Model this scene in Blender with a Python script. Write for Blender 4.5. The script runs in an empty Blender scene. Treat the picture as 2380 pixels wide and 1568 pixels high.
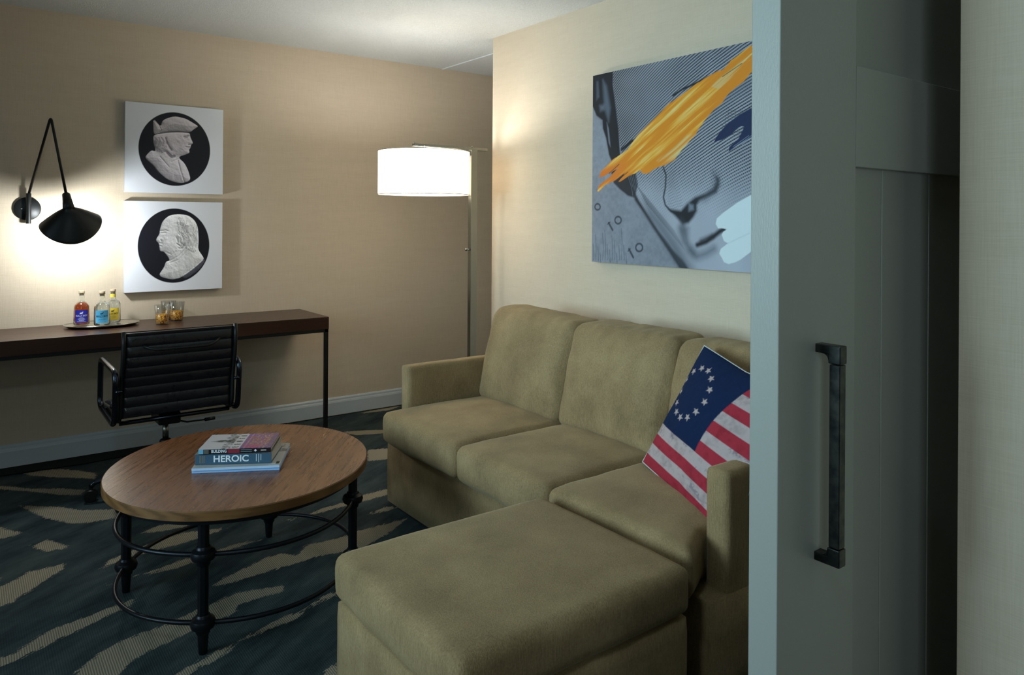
import bpy, bmesh, math, random
import numpy as np
from mathutils import Vector, Matrix
random.seed(7); rng = np.random.default_rng(7)
PI = math.pi
scene = bpy.context.scene
COL = scene.collection

# ------------------------------------------------------------------ camera
F_PX, YAW, ROLL, CY, EYE = 1730.0, 0.6396, 0.0063, 511.4, 1.335
fw = Vector((math.sin(YAW), math.cos(YAW), 0)); r0 = Vector((math.cos(YAW), -math.sin(YAW), 0)); u0 = Vector((0, 0, 1))
rt = math.cos(ROLL) * r0 + math.sin(ROLL) * u0
upv = -math.sin(ROLL) * r0 + math.cos(ROLL) * u0
cam_d = bpy.data.cameras.new('camera'); cam = bpy.data.objects.new('camera', cam_d); COL.objects.link(cam)
cam_d.sensor_width = 36.0; cam_d.sensor_fit = 'HORIZONTAL'; cam_d.lens = 36.0 * F_PX / 2380
cam_d.shift_y = -(784 - CY) / 2380.0
cam_d.clip_start = 0.02
M = Matrix((rt, upv, -fw)).transposed().to_4x4(); M.translation = Vector((0, 0, EYE))
cam.matrix_world = M
scene.camera = cam

# ------------------------------------------------------------------ colour management, world, lights
scene.view_settings.view_transform = 'Standard'; scene.view_settings.look = 'None'
scene.view_settings.gamma = 1; scene.view_settings.use_curve_mapping = False
scene.view_settings.exposure = 0.0
w = bpy.data.worlds.new('world'); scene.world = w; w.use_nodes = True
w.node_tree.nodes['Background'].inputs[0].default_value = (0.55, 0.75, 1.0, 1)
w.node_tree.nodes['Background'].inputs[1].default_value = 0.25

def light(name, kind, loc, energy, color, target=None, size=None, size_y=None, radius=None, spread=None):
    d = bpy.data.lights.new(name, kind); d.energy = energy; d.color = color
    if kind == 'AREA':
        d.shape = 'RECTANGLE'; d.size = size; d.size_y = size_y
    if radius is not None: d.shadow_soft_size = radius
    if spread: d.spread = math.radians(spread)
    o = bpy.data.objects.new(name, d); COL.objects.link(o); o.location = loc
    if target is not None:
        o.rotation_euler = (Vector(target) - Vector(loc)).to_track_quat('-Z', 'Y').to_euler()
    return o
light('window_daylight', 'AREA', (-2.42, 2.2, 1.65), 27.0, (0.58, 0.86, 1.0), (2.6, 2.1, 1.35), 2.0, 1.5, spread=66)
light('added_overhead_fill', 'AREA', (-0.35, 0.5, 2.42), 9.0, (0.68, 0.91, 1.0), (0.25, 0.75, 0.0), 0.25, 0.25)  # unseen overhead light, added to brighten the door edge and near wall
light('added_rear_fill', 'AREA', (-0.6, -2.3, 1.5), 5.0, (0.72, 0.92, 1.0), (1.0, 0.6, 1.4), 2.2, 1.4, spread=80)  # unseen cool fill behind the camera, added to lift the door face
light('sconce_bulb', 'POINT', (0.455, 4.49, 1.335), 17.0, (0.92, 0.98, 1.0), radius=0.03)
light('floor_lamp_bulb', 'POINT', (2.16, 3.75, 1.62), 14.5, (0.95, 0.98, 1.0), radius=0.05)

# ------------------------------------------------------------------ measuring: a pixel of the photograph met with a plane of the room
def at(px, py, axis, val):
    d = fw + rt * ((px - 1190) / F_PX) - upv * ((py - CY) / F_PX)
    i = 'xyz'.index(axis); C = Vector((0, 0, EYE))
    return C + d * ((val - C[i]) / d[i])

# ------------------------------------------------------------------ helpers
def prop(o, label=None, cat=None, group=None, kind=None):
    if label: o['label'] = label
    if cat: o['category'] = cat
    if group: o['group'] = group
    if kind: o['kind'] = kind
    return o
def empty(name, loc, rz=0, label=None, cat=None, group=None):
    o = bpy.data.objects.new(name, None); COL.objects.link(o); o.location = loc; o.rotation_euler = (0, 0, rz)
    o.empty_display_size = 0.1
    return prop(o, label, cat, group)
def obj(name, bm, mat, parent=None, smooth=False, loc=None, rot=None, auto=None):
    me = bpy.data.meshes.new(name)
    if isinstance(bm, bmesh.types.BMesh):
        bmesh.ops.recalc_face_normals(bm, faces=bm.faces[:]) if not getattr(bm, 'keepn', False) else None
        bm.to_mesh(me); bm.free()
    else: me = bm; me.name = name
    o = bpy.data.objects.new(name, me); COL.objects.link(o)
    for m in (mat if isinstance(mat, (list, tuple)) else [mat]): me.materials.append(m)
    if smooth or auto:
        for p in me.polygons: p.use_smooth = True
    if auto: me.set_sharp_from_angle(angle=math.radians(auto))
    if parent: o.parent = parent
    if loc: o.location = loc
    if rot: o.rotation_euler = rot
    return o
def B(): return bmesh.new()
def box(bm, x0, x1, y0, y1, z0, z1, bev=0, seg=2, mi=0, mat=None):
    r = bmesh.ops.create_cube(bm, size=1)
    for v in r['verts']:
        v.co = Vector((x0 + (v.co.x + .5) * (x1 - x0), y0 + (v.co.y + .5) * (y1 - y0), z0 + (v.co.z + .5) * (z1 - z0)))
        if mat: v.co = mat @ v.co
    fs = set(f for v in r['verts'] for f in v.link_faces)
    for f in fs: f.material_index = mi
    if bev:
        es = list(set(e for v in r['verts'] for e in v.link_edges))
        bmesh.ops.bevel(bm, geom=es, offset=bev, segments=seg, affect='EDGES', profile=.5)
    return bm
def tube(bm, pts, r, n=12, closed=False, flat=None):
    pts = [Vector(p) for p in pts]; N = len(pts); rings = []
    up = Vector((0, 0, 1)); prev = None
    for i, p in enumerate(pts):
        if closed: t = pts[(i + 1) % N] - pts[i - 1]
        else: t = pts[min(i + 1, N - 1)] - pts[max(i - 1, 0)]
        t.normalize()
        if prev is None:
            a = up if abs(t.dot(up)) < .95 else Vector((1, 0, 0))
            s = t.cross(a).normalized()
        else:
            s = (prev - t * prev.dot(t)).normalized()
        prev = s; q = s.cross(t)
        rr = r[i] if isinstance(r, (list, tuple)) else r
        fl = flat or 1
        rings.append([bm.verts.new(p + s * (math.cos(a) * rr) + q * (math.sin(a) * rr * fl)) for a in [2 * PI * k / n for k in range(n)]])
    R = range(N if closed else N - 1)
    for i in R:
        a, b = rings[i], rings[(i + 1) % N]
        for k in range(n): bm.faces.new((a[k], a[(k + 1) % n], b[(k + 1) % n], b[k]))
    if not closed:
        bm.faces.new(rings[0][::-1]); bm.faces.new(rings[-1])
    return bm
def lathe(bm, prof, n=40, c=(0, 0), sx=1, sy=1, cap=True, mat=None):
    rings = []
    for (r, z) in prof:
        ring = []
        for k in range(n):
            a = 2 * PI * k / n
            v = Vector((c[0] + math.cos(a) * r * sx, c[1] + math.sin(a) * r * sy, z))
            if mat: v = mat @ v
            ring.append(bm.verts.new(v))
        rings.append(ring)
    for a, b in zip(rings, rings[1:]):
        for k in range(n): bm.faces.new((a[k], a[(k + 1) % n], b[(k + 1) % n], b[k]))
    if cap:
        bm.faces.new(rings[0][::-1]); bm.faces.new(rings[-1])
    return bm
def arc_pts(pts, rad, n=6, closed=False):
    """polyline with rounded corners"""
    pts = [Vector(p) for p in pts]; out = []; N = len(pts)
    for i, p in enumerate(pts):
        if not closed and i in (0, N - 1): out.append(p); continue
        a = (pts[i - 1] - p); b = (pts[(i + 1) % N] - p)
        r = min(rad, a.length * .49, b.length * .49)
        p0 = p + a.normalized() * r; p1 = p + b.normalized() * r
        for k in range(n + 1):
            t = k / n; out.append(p0 * (1 - t) ** 2 + p * 2 * t * (1 - t) + p1 * t * t)
    return out
def text_mesh(s, size, ext=0.0004, align='LEFT', bold=0.0, sx=1.0):
    cu = bpy.data.curves.new('lettering', 'FONT'); cu.body = s; cu.size = size; cu.extrude = ext; cu.offset = bold
    cu.align_x = align; cu.align_y = 'CENTER'; cu.resolution_u = 6
    o = bpy.data.objects.new('lettering', cu); COL.objects.link(o)
    dg = bpy.context.evaluated_depsgraph_get(); me = bpy.data.meshes.new_from_object(o.evaluated_get(dg))
    bpy.data.objects.remove(o); bpy.data.curves.remove(cu)
    if sx != 1:
        for v in me.vertices: v.co.x *= sx
    me.materials.clear()
    return me

# ------------------------------------------------------------------ materials
def mat(name, base=(.5, .5, .5), rough=.5, metal=0, spec=.5, build=None, **kw):
    m = bpy.data.materials.new(name); m.use_nodes = True; nt = m.node_tree; b = nt.nodes['Principled BSDF']
    b.inputs['Base Color'].default_value = (*base, 1); b.inputs['Roughness'].default_value = rough
    b.inputs['Metallic'].default_value = metal; b.inputs['Specular IOR Level'].default_value = spec
    for k, v in kw.items(): b.inputs[k.replace('_', ' ')].default_value = v
    if build: build(nt, b)
    return m
def N(nt, t, **kw):
    n = nt.nodes.new(t)
    for k, v in kw.items():
        if k.startswith('i_'):
            key = k[2:]; key = int(key) if key.isdigit() else key.replace('_', ' ')
            n.inputs[key].default_value = v
        else: setattr(n, k, v)
    return n
def coords(nt, scale=(1, 1, 1), rot=(0, 0, 0), kind='Object', loc=(0, 0, 0)):
    tc = N(nt, 'ShaderNodeTexCoord'); mp = N(nt, 'ShaderNodeMapping'); mp.inputs['Scale'].default_value = scale
    src = tc.outputs[kind]
    if any(rot):     # turn first, stretch afterwards
        m0 = N(nt, 'ShaderNodeMapping'); m0.inputs['Rotation'].default_value = rot; nt.links.new(src, m0.inputs[0]); src = m0.outputs[0]
    nt.links.new(src, mp.inputs[0]); return mp.outputs[0]
def noise(nt, vec, scale, detail=4, rough=.5, dist=0):
    n = N(nt, 'ShaderNodeTexNoise', i_Scale=scale, i_Detail=detail, i_Roughness=rough, i_Distortion=dist)
    nt.links.new(vec, n.inputs['Vector']); return n.outputs['Fac']
def ramp(nt, fac, stops):
    r = N(nt, 'ShaderNodeValToRGB'); e = r.color_ramp.elements
    while len(e) < len(stops): e.new(.5)
    for el, (p, c) in zip(e, stops): el.position = p; el.color = (*c, 1)
    nt.links.new(fac, r.inputs[0]); return r.outputs[0]
def math_(nt, op, a, b=None, c=None):
    n = N(nt, 'ShaderNodeMath', operation=op)
    for i, x in enumerate((a, b, c)):
        if x is None: continue
        if isinstance(x, (int, float)): n.inputs[i].default_value = x
        else: nt.links.new(x, n.inputs[i])
    return n.outputs[0]
def mixc(nt, fac, a, b, blend='MIX'):
    n = N(nt, 'ShaderNodeMix', data_type='RGBA', blend_type=blend)
    for i, x in ((0, fac), (6, a), (7, b)):
        if isinstance(x, (int, float)): n.inputs[i].default_value = x
        elif isinstance(x, tuple): n.inputs[i].default_value = (*x, 1)
        else: nt.links.new(x, n.inputs[i])
    return n.outputs[2]
def bump(nt, b, h, strength=.3, dist=.002):
    n = N(nt, 'ShaderNodeBump', i_Strength=strength, i_Distance=dist)
    nt.links.new(h, n.inputs['Height']); nt.links.new(n.outputs[0], b.inputs['Normal'])

def wallpaper(axis):
    def f(nt, b):
        s1 = (14, 14, 420) ; s2 = (420, 420, 14)
        a = noise(nt, coords(nt, s1), 1, 3, .6); c = noise(nt, coords(nt, s2), 1, 3, .6)
        big = noise(nt, coords(nt, (3, 3, 30)), 1, 3)
        h = math_(nt, 'ADD', a, c)
        k = math_(nt, 'ADD', math_(nt, 'MULTIPLY', h, .5), math_(nt, 'MULTIPLY', math_(nt, 'SUBTRACT', big, .5), .25))
        col = ramp(nt, k, [(.22, (.54, .445, .327)), (.5, (.61, .51, .385)), (.80, (.67, .57, .44))])
        nt.links.new(col, b.inputs['Base Color']); bump(nt, b, h, .25, .0012)
    return f
M_wall = mat('wallpaper_linen', rough=.75, spec=.25, build=wallpaper('x'))
def ceil_b(nt, b):
    n = noise(nt, coords(nt), 90, 5, .7); n2 = noise(nt, coords(nt), 260, 3, .6)
    bump(nt, b, math_(nt, 'ADD', n, n2), .75, .006)
    nt.links.new(ramp(nt, n, [(.3, (.70, .735, .74)), (.7, (.80, .84, .85))]), b.inputs['Base Color'])
M_ceil = mat('popcorn_ceiling', rough=.9, spec=.1, build=ceil_b)
M_trim = mat('trim_paint', (.52, .57, .60), .4)
M_flat_black = mat('flat_black', (.004, .004, .004), .6, spec=.1)

def carpet_b(nt, b):
    at_ = N(nt, 'ShaderNodeAttribute', attribute_name='stroke')
    o = coords(nt)
    rag = noise(nt, coords(nt, (22, 130, 1), (0, 0, -.55)), 1, 3, .7); fine = noise(nt, o, 130, 2, .6)
    sd = math_(nt, 'ADD', at_.outputs['Fac'], math_(nt, 'MULTIPLY', math_(nt, 'SUBTRACT', rag, .5), .060))
    sd = math_(nt, 'ADD', sd, math_(nt, 'MULTIPLY', math_(nt, 'SUBTRACT', fine, .5), .012))
    msk = math_(nt, 'LESS_THAN', sd, 0.0)
    knit = N(nt, 'ShaderNodeTexWave', wave_type='BANDS', bands_direction='X', i_Scale=46, i_Distortion=1.2, i_Detail=1)
    nt.links.new(o, knit.inputs[0])
    knit2 = N(nt, 'ShaderNodeTexWave', wave_type='BANDS', bands_direction='Y', i_Scale=70, i_Distortion=1.5, i_Detail=1)
    nt.links.new(o, knit2.inputs[0])
    kk = math_(nt, 'MULTIPLY', knit.outputs['Fac'], knit2.outputs['Fac'])
    tan = mixc(nt, kk, (.19, .165, .12), (.62, .53, .39))
    big = noise(nt, coords(nt, (2.0, 7, 1), (0, 0, -.55)), 1.2, 5, .65)
    pile = noise(nt, o, 420, 2, .7)
    sl = ramp(nt, big, [(.32, (.022, .033, .038)), (.5, (.054, .077, .080)), (.68, (.100, .126, .122))])
    sl = mixc(nt, math_(nt, 'MULTIPLY', pile, .55), sl, (.012, .018, .022))
    nt.links.new(mixc(nt, msk, sl, tan), b.inputs['Base Color'])
    hh = math_(nt, 'ADD', math_(nt, 'MULTIPLY', math_(nt, 'SUBTRACT', 1.0, msk), math_(nt, 'ADD', pile, .6)), math_(nt, 'MULTIPLY', kk, .4))
    bump(nt, b, hh, .8, .004)
M_carpet = mat('patterned_carpet', rough=.95, spec=.1, build=carpet_b)

def fabric(c0, c1, c2, rib=True):
    def f(nt, b):
        o = coords(nt)
        big = noise(nt, o, 4.5, 4, .6); sp = noise(nt, o, 190, 3, .7)
        st = noise(nt, coords(nt, (330, 330, 30)), 1, 2, .6)
        k = math_(nt, 'ADD', math_(nt, 'MULTIPLY', big, .45), math_(nt, 'ADD', math_(nt, 'MULTIPLY', sp, .3), math_(nt, 'MULTIPLY', st, .25)))
        nt.links.new(ramp(nt, k, [(.36, c0), (.5, c1), (.64, c2)]), b.inputs['Base Color'])
        bump(nt, b, math_(nt, 'ADD', sp, st), .5, .002)
        b.inputs['Sheen Weight'].default_value = .25; b.inputs['Sheen Roughness'].default_value = .5
        b.inputs['Sheen Tint'].default_value = (.8, .68, .45, 1)
    return f
M_sofa = mat('olive_chenille', rough=.85, spec=.15, build=fabric((.178, .120, .058), (.29, .198, .098), (.40, .285, .147)))

def wood(cols, sc=(1, 1, 1), rot=(0, 0, 0), r=.4):
    def f(nt, b):
        o = coords(nt, sc, rot)
        w1 = N(nt, 'ShaderNodeTexWave', wave_type='BANDS', bands_direction='Y', i_Scale=1.6, i_Distortion=9, i_Detail=3)
        w1.inputs['Detail Scale'].default_value = 1.2; nt.links.new(o, w1.inputs[0])
        g = noise(nt, coords(nt, (sc[0] * 4, sc[1] * 90, sc[2] * 90), rot), 1, 4, .7)
        big = noise(nt, o, 2, 3)
        k = math_(nt, 'ADD', math_(nt, 'MULTIPLY', w1.outputs['Fac'], .3), math_(nt, 'ADD', math_(nt, 'MULTIPLY', g, .5), math_(nt, 'MULTIPLY', big, .25)))
        nt.links.new(ramp(nt, k, [(.3, cols[0]), (.5, cols[1]), (.75, cols[2])]), b.inputs['Base Color'])
        bump(nt, b, g, .25, .0006)
        nt.links.new(math_(nt, 'ADD', math_(nt, 'MULTIPLY', g, .2), r), b.inputs['Roughness'])
    return f
def oak_b(nt, b):
    r_ = (0, 0, OAK_A)
    g = noise(nt, coords(nt, (5, 110, 20), r_), 1, 5, .65, .25); g2 = noise(nt, coords(nt, (2.2, 34, 5), r_), 1, 4, .6, .6); big = noise(nt, coords(nt), 3, 3)
    k = math_(nt, 'ADD', math_(nt, 'MULTIPLY', g, .5), math_(nt, 'ADD', math_(nt, 'MULTIPLY', g2, .38), math_(nt, 'MULTIPLY', big, .12)))
    nt.links.new(ramp(nt, k, [(.34, (.105, .034, .013)), (.48, (.215, .080, .029)), (.64, (.30, .122, .048))]), b.inputs['Base Color'])
    bump(nt, b, g, .4, .0012); nt.links.new(math_(nt, 'ADD', math_(nt, 'MULTIPLY', g, .3), .14), b.inputs['Roughness'])
OAK_A = -0.93
M_oak = mat('oak_veneer', build=oak_b, spec=.9)
M_oak_edge = mat('oak_edge', build=wood(((.09, .038, .010), (.15, .066, .018), (.20, .095, .030)), (2, 2, 14), (0, 0, 0), .35))
M_walnut = mat('dark_walnut', build=wood(((.016, .005, .003), (.036, .012, .006), (.062, .022, .011)), (.5, 3, 3), (0, 0, 0), .22), spec=.55)
M_iron = mat('black_iron', (.012, .014, .018), .38, .7)
M_blackm = mat('black_enamel', (.006, .007, .007), .42, .0, spec=.35)
M_alu = mat('dark_polished_aluminium', (.055, .065, .085), .22, 1)
def leather_b(nt, b):
    v = N(nt, 'ShaderNodeTexVoronoi', i_Scale=260); nt.links.new(coords(nt), v.inputs[0])
    bump(nt, b, v.outputs['Distance'], .3, .001)
    nt.links.new(math_(nt, 'ADD', math_(nt, 'MULTIPLY', noise(nt, coords(nt), 35, 4, .6), .4), .12), b.inputs['Roughness'])
M_leather = mat('black_leather', (.007, .007, .011), .3, spec=.9, build=leather_b)
M_nickel = mat('brushed_nickel', (.27, .27, .24), .25, 1)
M_steel = mat('silver_tray', (.62, .62, .58), .18, 1)
M_bronze = mat('dark_bronze_handle', (.05, .055, .055), .32, .9, build=lambda nt, b: nt.links.new(ramp(nt, noise(nt, coords(nt), 60, 4), [(.35, (.03, .035, .035)), (.75, (.10, .10, .09))]), b.inputs['Base Color']))
def doorp_b(nt, b):
    n = noise(nt, coords(nt, (1, 1, .35)), 320, 3, .7)
    bump(nt, b, n, .25, .0012)
M_door = mat('grey_green_door_paint', (.40, .415, .375), .36, spec=.5, build=doorp_b)
M_paper = mat('book_pages', (.62, .60, .55), .8, build=lambda nt, b: bump(nt, b, noise(nt, coords(nt, (1, 1, 900)), 1, 2), .4, .001))
def plain(name, c, rough=.5, **kw): return mat(name, c, rough, **kw)
M_white_ink = plain('white_lettering', (.75, .80, .85)); M_black_ink = plain('black_lettering', (.01, .01, .01))
M_gold_ink = plain('tan_lettering', (.35, .24, .12)); M_cream_ink = plain('cream_lettering', (.6, .58, .5))
def vcol(name, rough=.5, rel=None, spec=.4):
    def f(nt, b):
        a = N(nt, 'ShaderNodeAttribute', attribute_name='Col'); nt.links.new(a.outputs['Color'], b.inputs['Base Color'])
        if rel: bump(nt, b, noise(nt, coords(nt), rel, 3, .6), .3, .001)
    return mat(name, rough=rough, spec=spec, build=f)
M_print = vcol('printed_canvas', .55, 500, .3); M_gloss_print = vcol('satin_print', .3, None, .4)
M_cover = vcol('printed_book_cover', .25); M_flag = vcol('printed_flag_cloth', .85, 420, .1)
M_canvas_side = plain('canvas_edge', (.55, .56, .58), .6)
M_lin = plain('ink_black_side', (.02, .02, .025), .6)

# ------------------------------------------------------------------ the setting
def struct(name, bm, m, **kw): return prop(obj(name, bm, m, **kw), kind='structure')
Y0, X1, H = 4.77, 2.65, 2.46
XL, YR = -2.5, -2.4
struct('ceiling', box(B(), XL - .1, 4.4, YR - .1, Y0 + .1, H, H + .1), M_ceil)
struct('trim_1', box(B(), 2.888, 2.905, 3.77, Y0, H - .006, H), M_ceil)
struct('wall_back', box(B(), XL - .1, 4.4, Y0, Y0 + .1, 0, H), M_wall)
struct('wall_right', box(B(), X1, 4.3, .66, 3.77, 0, H), M_wall)
struct('wall_recess', box(B(), 4.2, 4.3, 3.77, Y0, 0, H), M_wall)
struct('wall_near', box(B(), 1.285, 4.3, YR, .528, 0, H), M_wall)
struct('wall_rear', box(B(), XL - .1, 1.285, YR - .1, YR, 0, H), M_wall)
bm = B(); box(bm, XL - .1, XL, YR, 1.1, 0, H); box(bm, XL - .1, XL, 3.4, Y0, 0, H)
box(bm, XL - .1, XL, 1.1, 3.4, 0, .75); box(bm, XL - .1, XL, 1.1, 3.4, 2.3, H)
struct('wall_left', bm, M_wall)
bm = B()
for a, b_ in ((1.1, 1.16), (2.22, 2.28), (3.34, 3.4)): box(bm, XL - .09, XL - .03, a, b_, .75, 2.3, .004)
for a, b_ in ((.75, .81), (2.24, 2.3)): box(bm, XL - .09, XL - .03, 1.1, 3.4, a, b_, .004)
win = struct('window_1', bm, M_trim)
M_glass = mat('clear_glass', (1, 1, 1), 0.0, Transmission_Weight=1.0, IOR=1.45)
obj('window_pane', box(B(), XL - .064, XL - .058, 1.12, 3.38, .77, 2.28), M_glass, win)

# skirting with a moulded top
def skirting(bm, p0, p1, nrm):
    prof = [(0, 0), (.016, 0), (.016, .082), (.014, .088), (.013, .092), (.010, .098), (.009, .108), (.004, .116), (0, .118)]
    d = (Vector(p1) - Vector(p0)); n = Vector(nrm); ra = []; rb = []
    for (o, z) in prof:
        ra.append(bm.verts.new(Vector(p0) + n * o + Vector((0, 0, z)))); rb.append(bm.verts.new(Vector(p1) + n * o + Vector((0, 0, z))))
    for i in range(len(prof) - 1): bm.faces.new((ra[i], ra[i + 1], rb[i + 1], rb[i]))
    bm.faces.new(ra); bm.faces.new(rb[::-1])
    return bm
struct('baseboard_back', skirting(B(), (XL, Y0, .008), (4.2, Y0, .008), (0, -1, 0)), M_trim)
struct('baseboard_right', skirting(B(), (X1, .66, .008), (X1, 3.77, .008), (-1, 0, 0)), M_trim)
# flat black strip on the floor below the desk, narrowing towards its right end
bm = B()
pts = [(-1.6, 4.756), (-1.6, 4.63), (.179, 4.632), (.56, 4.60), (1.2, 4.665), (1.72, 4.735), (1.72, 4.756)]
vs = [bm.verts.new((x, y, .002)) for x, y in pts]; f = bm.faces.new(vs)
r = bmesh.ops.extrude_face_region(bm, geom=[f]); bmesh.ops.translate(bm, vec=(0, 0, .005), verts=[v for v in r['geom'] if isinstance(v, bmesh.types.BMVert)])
struct('floor_strip_dark', bm, M_flat_black)

# ---- carpet: brush-stroke pattern held as a distance field on the floor mesh
def sdpoly(P, poly):
    poly = np.asarray(poly, float); x, y = P[:, 0], P[:, 1]
    d = np.full(len(P), 1e9); s = np.zeros(len(P), bool)
    for i in range(len(poly)):
        a, b = poly[i], poly[i - 1]; e = b - a; wx, wy = x - a[0], y - a[1]
        t = np.clip((wx * e[0] + wy * e[1]) / (e @ e + 1e-12), 0, 1)
        d = np.minimum(d, (wx - e[0] * t) ** 2 + (wy - e[1] * t) ** 2)
        c = ((a[1] > y) != (b[1] > y)); den = (b[1] - a[1]) if b[1] != a[1] else 1e-12
        s ^= c & (x < (b[0] - a[0]) * (y - a[1]) / den + a[0])
    d = np.sqrt(d); return np.where(s, -d, d)
def sdline(P, pts):
    pts = np.asarray(pts, float); x, y = P[:, 0], P[:, 1]; d = np.full(len(P), 1e9)
    for a, b in zip(pts, pts[1:]):
        e = b - a; wx, wy = x - a[0], y - a[1]; t = np.clip((wx * e[0] + wy * e[1]) / (e @ e + 1e-12), 0, 1)
        d = np.minimum(d, (wx - e[0] * t) ** 2 + (wy - e[1] * t) ** 2)
    return np.sqrt(d)
def fl(pts, ox, oy, s): return [tuple(at(ox + x * s, oy + y * s, 'z', 0)[:2]) for x, y in pts]
A5 = (0, 880, .4386); A3 = (200, 950, .3941); A4 = (760, 1100, .4286)
strokes = [
 fl([(120,505),(200,485),(330,478),(400,485),(510,500),(505,530),(420,525),(300,522),(200,515)], *A5),
 fl([(-60,566),(60,570),(150,582),(330,580),(450,590),(440,615),(330,615),(220,603),(110,593),(-60,580)], *A5),
 fl([(90,668),(140,672),(310,678),(440,695),(620,690),(700,688),(680,730),(620,735),(480,760),(380,768),(250,740),(180,710)], *A5),
 fl([(-60,775),(0,785),(40,800),(130,818),(0,848),(-60,850)], *A5),
 fl([(150,882),(200,878),(250,848),(300,868),(360,885),(345,905),(290,903),(260,917),(210,905)], *A5),
 fl([(345,975),(300,990),(160,1020),(60,1075),(-60,1125),(-60,1235),(60,1185),(130,1140),(250,1060),(330,1010)], *A5),
 fl([(-60,1488),(80,1455),(180,1380),(300,1315),(450,1265),(560,1220),(684,1172),(720,1165),(684,1210),(560,1260),(420,1330),(330,1370),(150,1460),(60,1505),(-60,1540)], *A5),
 fl([(75,945),(150,885),(260,840),(450,760),(600,725),(830,700),(700,750),(560,795),(420,830),(290,870),(180,905)], *A3),
 fl([(310,735),(430,685),(560,672),(680,665),(560,700),(440,722)], *A3),
 fl([(270,990),(380,960),(480,925),(560,890),(700,855),(900,790),(1040,768),(820,838),(640,905),(540,935),(420,965)], *A3),
 fl([(110,1035),(160,1022),(150,1036)], *A3),
 fl([(-60,1545),(80,1440),(200,1370),(330,1320),(420,1290),(560,1230),(660,1180),(760,1140),(900,1080),(1040,1060),(1175,1040),(1160,1075),(1040,1110),(900,1150),(880,1205),(780,1240),(660,1290),(600,1320),(500,1370),(360,1430),(240,1510),(180,1600),(-60,1640)], *A3),
 fl([(430,1620),(600,1520),(700,1470),(760,1430),(870,1392),(850,1430),(760,1480),(640,1540),(560,1620)], *A3),
 fl([(860,1392),(960,1330),(1080,1270),(1180,1215),(1260,1200),(1400,1100),(1490,1070),(1480,1098),(1400,1128),(1290,1190),(1240,1240),(1100,1290),(980,1340)], *A3),
 fl([(740,1045),(820,990),(960,930),(1060,875),(1160,850),(1250,865),(1300,800),(1480,765),(1600,720),(1760,680),(1900,640),(1800,720),(1620,830),(1400,860),(1250,905),(1000,980),(840,1030)], *A3),
 fl([(1170,655),(1300,630),(1380,590),(1560,540),(1620,510),(1790,468),(1780,505),(1640,545),(1500,580),(1360,615),(1220,655)], *A3),
 fl([(1660,240),(1790,232),(1790,295),(1660,308)], *A3), fl([(1650,625),(1780,578),(1790,600)], *A3),
 fl([(215,220),(330,178),(400,182),(290,207)], *A4),
 fl([(785,1004),(840,1000),(900,998),(900,1006),(830,1011)], 0, 0, 1), fl([(835,959),(900,947),(940,940),(905,953),(845,960)], 0, 0, 1),
 fl([(1380,1600),(1420,1530),(1490,1495),(1490,1600)], *A3)]
# the same hand carried on over the rest of the floor
for k in range(60):
    cx_, cy_ = rng.uniform(XL, 1.2), rng.uniform(YR, 4.4)
    if at(0, 1100, 'z', 0) and cx_ > -.15 and cy_ > 1.3: continue
    a = .5 + rng.normal(0, .25); L = rng.uniform(.15, .6); wd = rng.uniform(.02, .08)
    dx, dy = math.cos(a), math.sin(a)
    top = [(cx_ + dx * t * L - dy * wd * math.sqrt(max(0, 1 - t * t)) * rng.uniform(.5, 1), cy_ + dy * t * L + dx * wd * math.sqrt(max(0, 1 - t * t)) * rng.uniform(.5, 1)) for t in np.linspace(-1, 1, 8)]
    bot = [(cx_ + dx * t * L + dy * wd * math.sqrt(max(0, 1 - t * t)) * rng.uniform(.5, 1), cy_ + dy * t * L - dx * wd * math.sqrt(max(0, 1 - t * t)) * rng.uniform(.5, 1)) for t in np.linspace(1, -1, 8)]
    strokes.append(top + bot)
def grid_mesh(name, P, nu, nv, closed=False):
    me = bpy.data.meshes.new(name); me.vertices.add(len(P)); me.vertices.foreach_set('co', np.asarray(P, np.float32).ravel())
    i, j = np.meshgrid(np.arange(nv - 1), np.arange(nu - 1), indexing='ij'); a = (i * nu + j).ravel()
    q = np.stack([a, a + 1, a + nu + 1, a + nu], 1).astype(np.int32)
    me.loops.add(q.size); me.loops.foreach_set('vertex_index', q.ravel()); me.polygons.add(len(q))
    me.polygons.foreach_set('loop_start', np.arange(0, q.size, 4, dtype=np.int32)); me.polygons.foreach_set('loop_total', np.full(len(q), 4, np.int32))
    me.update(); return me
def floor_mesh():
    xs = np.arange(XL - .1, 4.3, .02); ys = np.arange(YR - .1, Y0 + .1, .02)
    X, Y = np.meshgrid(xs, ys); P = np.stack([X.ravel(), Y.ravel()], 1)
    d = np.full(len(P), 9.0)
    for s in strokes:
        s = np.array(s); lo, hi = s.min(0) - .1, s.max(0) + .1
        m = (P[:, 0] > lo[0]) & (P[:, 0] < hi[0]) & (P[:, 1] > lo[1]) & (P[:, 1] < hi[1])
        if m.any(): d[m] = np.minimum(d[m], sdpoly(P[m], s))
    me = grid_mesh('floor', np.c_[P, np.zeros(len(P))], len(xs), len(ys))
    a = me.attributes.new('stroke', 'FLOAT', 'POINT'); a.data.foreach_set('value', np.clip(d, -.2, .2).astype(np.float32))
    return me
struct('floor', floor_mesh(), M_carpet)

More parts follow.
